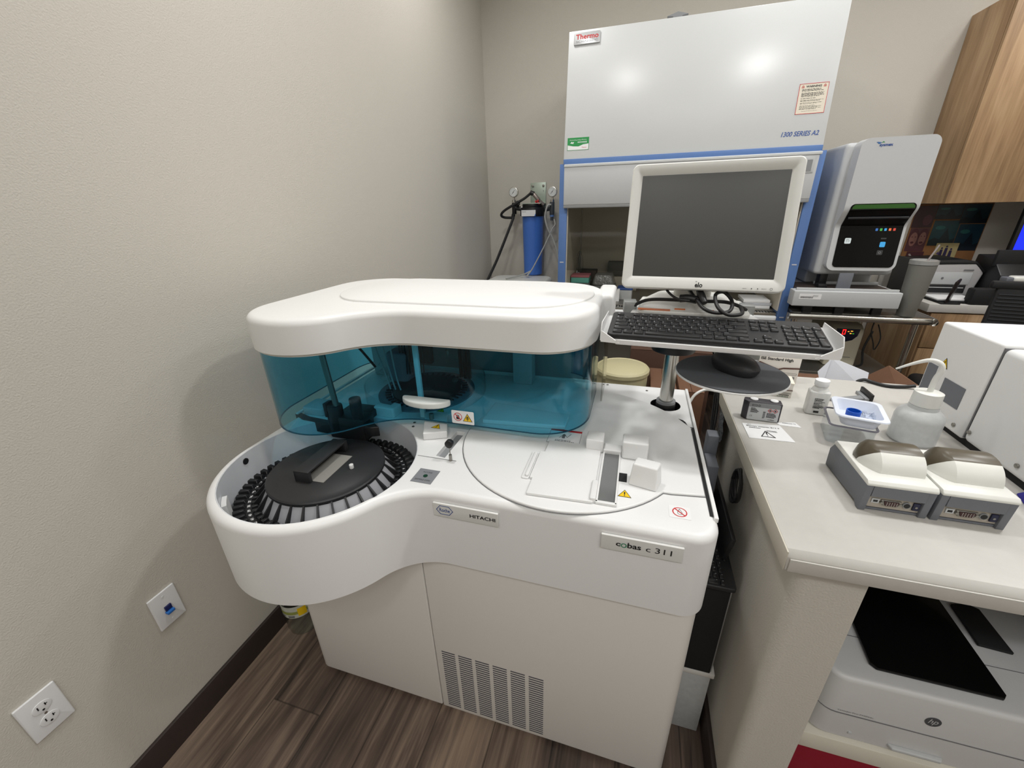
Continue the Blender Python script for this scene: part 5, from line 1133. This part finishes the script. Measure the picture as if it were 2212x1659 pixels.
t = thing('insulated_tumbler','gray tumbler with clear lid and straw on the cart beside the blood analyzer','tumbler',(2.47,-.93,.917))
tc_ = (2.492,-.93)
MB().lathe([(0,0),(.033,0),(.036,.004),(.040,.075),(.046,.105),(.051,.245),(.049,.245),(.0,.11)],(*tc_,.917),36).build('tumbler_cup', mat('tumbler_gray',(120,120,114),.5), t)
MB().lathe([(.0,.252),(.049,.252),(.053,.247),(.053,.266),(.046,.268),(.042,.262),(.0,.262)],(*tc_,.917),36).build('lid', mat('lid_clear_gray',(150,150,148),.12,spec=.8), t)
MB().tube([(2.50,-.925,1.16),(2.535,-.915,1.25)],.004,10,0).build('straw', mat('straw',(150,140,138),.3), t)

t = thing('battery_backup','beige device with red lit digit on the lower cart shelf','power unit',(2.38,-.65,.587))
MB().ext([(-.80,.588),(-.80,.80),(-.76,.822),(-.50,.822),(-.50,.588)],'X',2.26,2.41,.008,3).build('unit_body', BEIGE2, t)
Md = frame((2.333,-.8006,.786),(1,0,0),(0,0,1))
m = MB(Md); m.prism([(-.055,.018),(.055,.018),(.05,-.02),(.03,-.045),(0,-.055),(-.03,-.045),(-.05,-.02)],0,.003,.001); dp = m.build('display_panel', mat('panel_navy',(14,20,44),.2), t)
m = MB(Md@Matrix.Translation((0,0,.0032))); m.mi=0; m.strip([(-.024,-.012),(-.024,.012),(-.012,.012),(-.012,-.012),(-.024,-.012)],.0018,.0004); m.mi=1; m.box(.012,.022,.004,.008,0,.0004).box(.010,.018,-.009,-.005,0,.0004).box(-.002,.006,.002,.005,0,.0004); m.mi=2; m.box(.022,.030,-.009,-.006,0,.0004)
m.build('digits',[glow('led_red',(255,30,30),3.),glow('led_amber',(255,170,60),2.),glow('led_green',(80,200,60),1.)],dp)
m = MB(frame((2.30,-.8005,.64),(1,0,0),(0,0,1))); m.box(0,.08,0,.003,0,.0006); m.build('front_mark', INKG, t)
m = MB(); m.tube([(2.44,-.80,.86),(2.43,-.82,.80),(2.45,-.83,.74),(2.47,-.82,.70),(2.49,-.80,.76),(2.47,-.78,.83)],.003,6).tube([(2.44,-.81,.80),(2.42,-.82,.70),(2.43,-.83,.62),(2.41,-.82,.60)],.006,8); lone('tangled_cable',m,BLACK,'tangled black cables hanging under the steel cart','cable')

# ================================================================== back counter, cabinets, office things
t = thing('base_cabinet','oak laminate base cabinet below the back counter','cabinet',(3.4,-.3,0))
MB().box(2.775,4.19,-.585,-.015,.10,.868,.001).build('cabinet_body', OAK, t)
MB().box(2.775,4.19,-.52,-.03,0,.10).build('toe_kick', BLACKM, t)
for x0 in (2.782,3.242,3.702): MB().box(x0,x0+.452,-.603,-.5855,.665,.862,.001).build('drawer_front', OAK, t); MB().box(x0,x0+.452,-.603,-.5855,.105,.66,.001).build('door', OAK, t)
t2 = thing('back_counter','pale laminate worktop along the back wall','counter',(3.4,-.3,.87))
MB().box(2.755,4.19,-.607,-.014,.870,.914,.002).build('worktop', COUNTER, t2); MB().box(2.755,4.19,-.030,-.014,.9142,1.015,.001).build('backsplash', COUNTER, t2)
t = thing('wall_cabinet','oak laminate wall cabinet high at the right end of the back wall','cabinet',(3.4,-.17,1.42))
MB().box(2.800,4.19,-.3125,-.002,1.42,2.345,.001).build('cabinet_body', OAK, t)
for x0 in (2.800,3.262,3.724): MB().box(x0+.001,x0+.459,-.336,-.3165,1.42,2.345,.0015).build('door', OAK, t)
# notice board with photos
t = thing('cork_board','cork board on the back wall under the wall cabinet','board',(3.0,-.01,1.05))
MB().box(2.84,3.215,-.012,-.001,1.03,1.415,.001).build('board_panel', mat('cork',(150,104,62),.8,speck=.25,bump=(120,.2,.002)), t)
def photo(x0,x1,z0,z1,cols,lab,dz,seed):
    t = thing('photograph',lab,'photo',((x0+x1)/2,dz,z0)); rnd=random.Random(seed)
    MB().box(x0,x1,dz-.0008,dz,z0,z1).build('print_sheet', cols[0], t)
    m = MB(frame((x0,dz-.0012,z0),(1,0,0),(0,0,1))); w,h=x1-x0,z1-z0
    return t,m,w,h
def pm(n,c): return mat('photo_'+n,c,.35,speck=.3)
t,m,w,h = photo(2.845,2.945,1.135,1.275,[pm('skin_bg',(92,52,58))],'photo of two smiling faces on the cork board',-.0125,1)
m.mi=1; m.prism(circ(w*.26,h*.62,w*.27,20,h*.36),0,.0002); m.prism(circ(w*.75,h*.68,w*.24,20,h*.30),0,.0002); m.mi=0; m.prism(circ(w*.28,h*.52,w*.20,20,h*.30),0,.0003); m.prism(circ(w*.74,h*.55,w*.18,20,h*.28),0,.0003); m.mi=1; m.prism(circ(w*.27,h*.38,w*.09,12,h*.05),.0003,.0006); m.prism(circ(w*.74,h*.38,w*.10,12,h*.05),.0003,.0006); m.prism(circ(w*.19,h*.62,w*.035,8),.0003,.0006); m.prism(circ(w*.37,h*.62,w*.035,8),.0003,.0006); m.prism(circ(w*.66,h*.65,w*.035,8),.0003,.0006); m.prism(circ(w*.83,h*.65,w*.035,8),.0003,.0006)
m.build('picture',[pm('skin',(150,104,94)),pm('dark_maroon',(84,30,40))],t)
t,m,w,h = photo(2.84,2.945,1.277,1.405,[pm('purple_dark',(58,20,34))],'dark reddish photo at the upper left of the cork board',-.0125,2)
m.mi=0; m.prism(circ(w*.7,h*.35,w*.22,18,h*.25),0,.0003); m.build('picture',[pm('rose',(96,44,58))],t)
for (x0,x1,z0,z1,c1,c2,lab) in ((2.947,3.075,1.325,1.41,(22,56,66),(10,22,34),'teal seascape photo with dark figure at the top of the cork board'),(3.077,3.21,1.30,1.41,(20,50,62),(12,26,38),'dark teal photo in the upper right of the cork board'),(2.955,3.085,1.17,1.318,(26,72,78),(16,40,44),'green teal underwater photo in the middle of the cork board'),(3.088,3.21,1.14,1.296,(18,56,74),(10,26,40),'blue teal photo at the right side of the cork board')):
    t,m,w,h = photo(x0,x1,z0,z1,[pm('sea%d'%int(x0*1000),c1)],lab,-.0125,3)
    m.mi=0; rnd=random.Random(int(x0*99)); 
    m.prism([(0,0),(w,0),(w,h*.30),(w*.8,h*.22),(w*.66,h*.55),(w*.60,h*.7),(w*.52,h*.5),(w*.4,h*.25),(w*.2,h*.32),(0,h*.2)],0,.0003); m.mi=1; m.prism(circ(w*.3,h*.72,w*.2,14,h*.08),0,.0003); m.build('picture',[pm('deep%d'%int(x0*1000),c2),pm('foam%d'%int(x0*1000),(44,108,104))],t)
t,m,w,h = photo(3.005,3.12,1.055,1.185,[pm('sand',(196,180,130))],'small bright photo of figures on yellow ground low on the cork board',-.0140,5)
m.mi=0
for cx,hh in ((.3,.7),(.5,.78),(.72,.66)): m.prism([(w*(cx-.09),h*.15),(w*(cx+.09),h*.15),(w*(cx+.06),h*hh),(w*(cx-.06),h*hh)],0,.0003); m.prism(circ(w*cx,h*(hh+.06),w*.05,10),0,.0003)
m.mi=1; m.prism([(w*.1,h*.5),(w*.25,h*.45),(w*.2,h*.62)],0,.0004); m.build('picture',[pm('navy_fig',(56,46,84)),pm('violet',(96,80,130))],t)
t,m,w,h = photo(2.865,2.955,1.05,1.133,[pm('plum',(84,46,50))],'dark plum photo with white streak at the lower left of the cork board',-.0125,6)
m.mi=0; m.prism([(w*.1,h*.8),(w*.2,h*.85),(w*.7,h*.2),(w*.6,h*.15)],0,.0003); m.build('picture',[pm('streak',(176,164,160))],t)
# small laser printer
t = thing('laser_printer','small silver laser printer with black top on the back counter','printer',(2.93,-.36,.914))
Mp = Matrix.Translation((2.905,-.30,.9145))@Matrix.Rotation(R(0),4,'Z')
m = MB(Mp); m.prism([(-.155,.0),(-.15,.165),(-.12,.185),(.10,.195),(.135,.17),(.15,.14),(.125,.0)][::-1],-.11,.13,.008,3,M=Matrix(((1,0,0,0),(0,0,1,0),(0,1,0,0),(0,0,0,1)))); m.build('printer_body', mat('printer_silver',(176,174,174),.4), t)
m = MB(Mp); m.prism([(-.16,.186),(-.15,.205),(.04,.215),(.10,.205),(.155,.15),(.148,.14),(.10,.19)][::-1],-.112,.132,.004,2,M=Matrix(((1,0,0,0),(0,0,1,0),(0,1,0,0),(0,0,0,1)))); m.build('top_cover', BLACK, t)
m = MB(Mp); m.box(-.13,.09,-.116,-.108,.03,.075,.002); m.build('output_slot', BLACKM, t)
m = MB(Mp); m.box(-.125,.08,-.118,-.110,.058,.062).build('slot_bar', GRAYL, t)
m = MB(Mp); m.box(-.14,.10,-.113,-.1105,.078,.145,.002); m.build('front_door', GRAYL, t)
m = MB(Mp@frame((-.03,-.1145,.112),(1,0,0),(0,0,1))); m.prism(circ(0,0,.006,16),0,.0006); m.build('maker_badge', INKG, t)
m = MB(Mp@frame((.055,-.1125,.155),(1,0,0),(0,0,1))); m.box(0,.045,0,.006,0,.0008); m.build('button_strip', INKG, t)
MB(Mp).box(-.10,.13,-.27,-.11,.004,.012,.002).build('paper_tray', BLACKM, t)
MB(Mp).box(-.095,.09,-.255,-.112,.012,.020,.001).build('paper_sheets', PAPER, t)
MB().box(2.744,2.752,-.415,-.165,.9145,1.125,.002).build('side_panel', mat('printer_side_dark',(58,58,58),.7), t)
m = MB(Matrix.Translation((2.845,-.575,.9215))@Matrix.Rotation(R(12),4,'X')@Matrix.Rotation(R(50),4,'Z')); m.box(-.035,.035,-.005,.005,0,.125,.003); lone('standing_phone',m,mat('phone_black',(40,32,32),.3),'dark phone standing upright behind the tumbler','phone')
m = MB(); m.box(2.805,2.89,-.605,-.575,.9145,.9215,.002); lone('phone_dock',m,BLACKM,'flat black dock below the upright phone','dock')
m = MB(); m.cyl((3.03,-.53,.9145),(3.03,-.53,.9158),.055,n=40); m.cyl((3.03,-.53,.9158),(3.03,-.53,.9162),.012,n=20); lone('loose_disc',m,mat('disc_iridescent',(190,180,176),.12,metal=.6),'shiny compact disc lying on the back counter','disc')
t = thing('desktop_monitor','monitor with bright blue screen at the right edge of the photo','monitor',(3.40,-.35,.914))
MB().box(3.215,3.62,-.26,-.235,1.10,1.40,.004).build('bezel', BLACK, t)
MB().box(3.232,3.605,-.2612,-.2602,1.118,1.385).build('screen', glow('screen_blue',(20,40,235),1.2), t)
MB().box(3.38,3.45,-.24,-.20,.93,1.15,.004).build('neck', BLACK, t); MB().box(3.28,3.55,-.33,-.13,.9145,.93,.004).build('foot', BLACK, t)
t = thing('black_device','black desktop device with tilted top between the small printer and the blue screen','device',(3.13,-.40,.914))
m = MB(); m.ext([(-.50,.9145),(-.52,1.06),(-.44,1.13),(-.30,1.15),(-.28,.9145)],'X',3.06,3.24,.006,2); m.build('device_body', BLACK, t)
MB().box(3.05,3.21,-.46,-.44,1.10,1.185,.006,M=Matrix()).build('device_screen', BLACKM, t)
m = MB(); m.tube([(3.07,-.54,1.02),(3.10,-.58,1.06),(3.14,-.60,1.068)],.003,6); lone('thin_cable',m,GRAYD,'thin gray cable arching over the black desktop device','cable')
t = thing('barcode_scanner','white handheld scanner resting on the black desktop device','scanner',(3.1,-.62,1.05))
m = MB(); m.prism(rrect(3.03,3.20,-.66,-.60,.02),1.045,1.075,.012,4); m.build('scanner_head', OFFW, t); m = MB(); m.tube([(3.06,-.63,1.045),(3.075,-.63,1.03),(3.09,-.635,1.015),(3.11,-.64,1.006),(3.14,-.64,1.004)],.008,10); m.build('scanner_handle', OFFW, t)
MB().prism(rrect(3.005,3.035,-.655,-.605,.006),1.045,1.07,.006).build('scanner_nose', GRAYD, t)
t = thing('laptop_dock','dark docking unit with silver mouse beside the white scanner','dock',(3.02,-.70,.92))
MB().box(2.93,3.20,-.60,-.54,.9145,1.0,.01).build('dock_body', BLACKM, t)
t = thing('office_chair','black mesh backed office chair beyond the white instrument','chair',(2.75,-1.25,0))
Mch = Matrix.Translation((2.90,-1.16,-.02))@Matrix.Rotation(R(-14),4,'Z')@Matrix.Scale(1.06,4)
m = MB(Mch); m.box(-.21,.24,-.012,.012,.62,1.06,.01); m.box(-.23,.26,-.016,.016,1.045,1.075,.008); m.build('backrest', BLACKM, t)
m = MB(Mch)
for k in range(26): m.box(-.20,.23,-.0155,-.0125,.66+k*.0145,.6635+k*.0145)
m.build('mesh_ribs', mat('mesh_rib',(52,54,58),.4), t)
MB(Mch).box(-.24,.24,.02,.48,.44,.51,.03,4).build('seat', BLACKM, t)
MB(Mch).box(-.03,.03,.012,.10,.40,.70,.006).build('back_bracket', BLACK, t)
MB(Mch).cyl((0,.25,.10),(0,.25,.44),.025,n=20).build('gas_column', BLACK, t)
for k in range(5):
    a = 2*PI*k/5+.3; MB(Mch).tube([(0,.25,.12),(.15*math.cos(a),.25+.15*math.sin(a),.10),(.28*math.cos(a),.25+.28*math.sin(a),.075)],.016,10).build('leg', BLACK, t)
    MB(Mch).cyl((.28*math.cos(a)-.01,.25+.28*math.sin(a),.028),(.28*math.cos(a)+.01,.25+.28*math.sin(a),.028),.028,n=18).build('caster', BLACK, t)
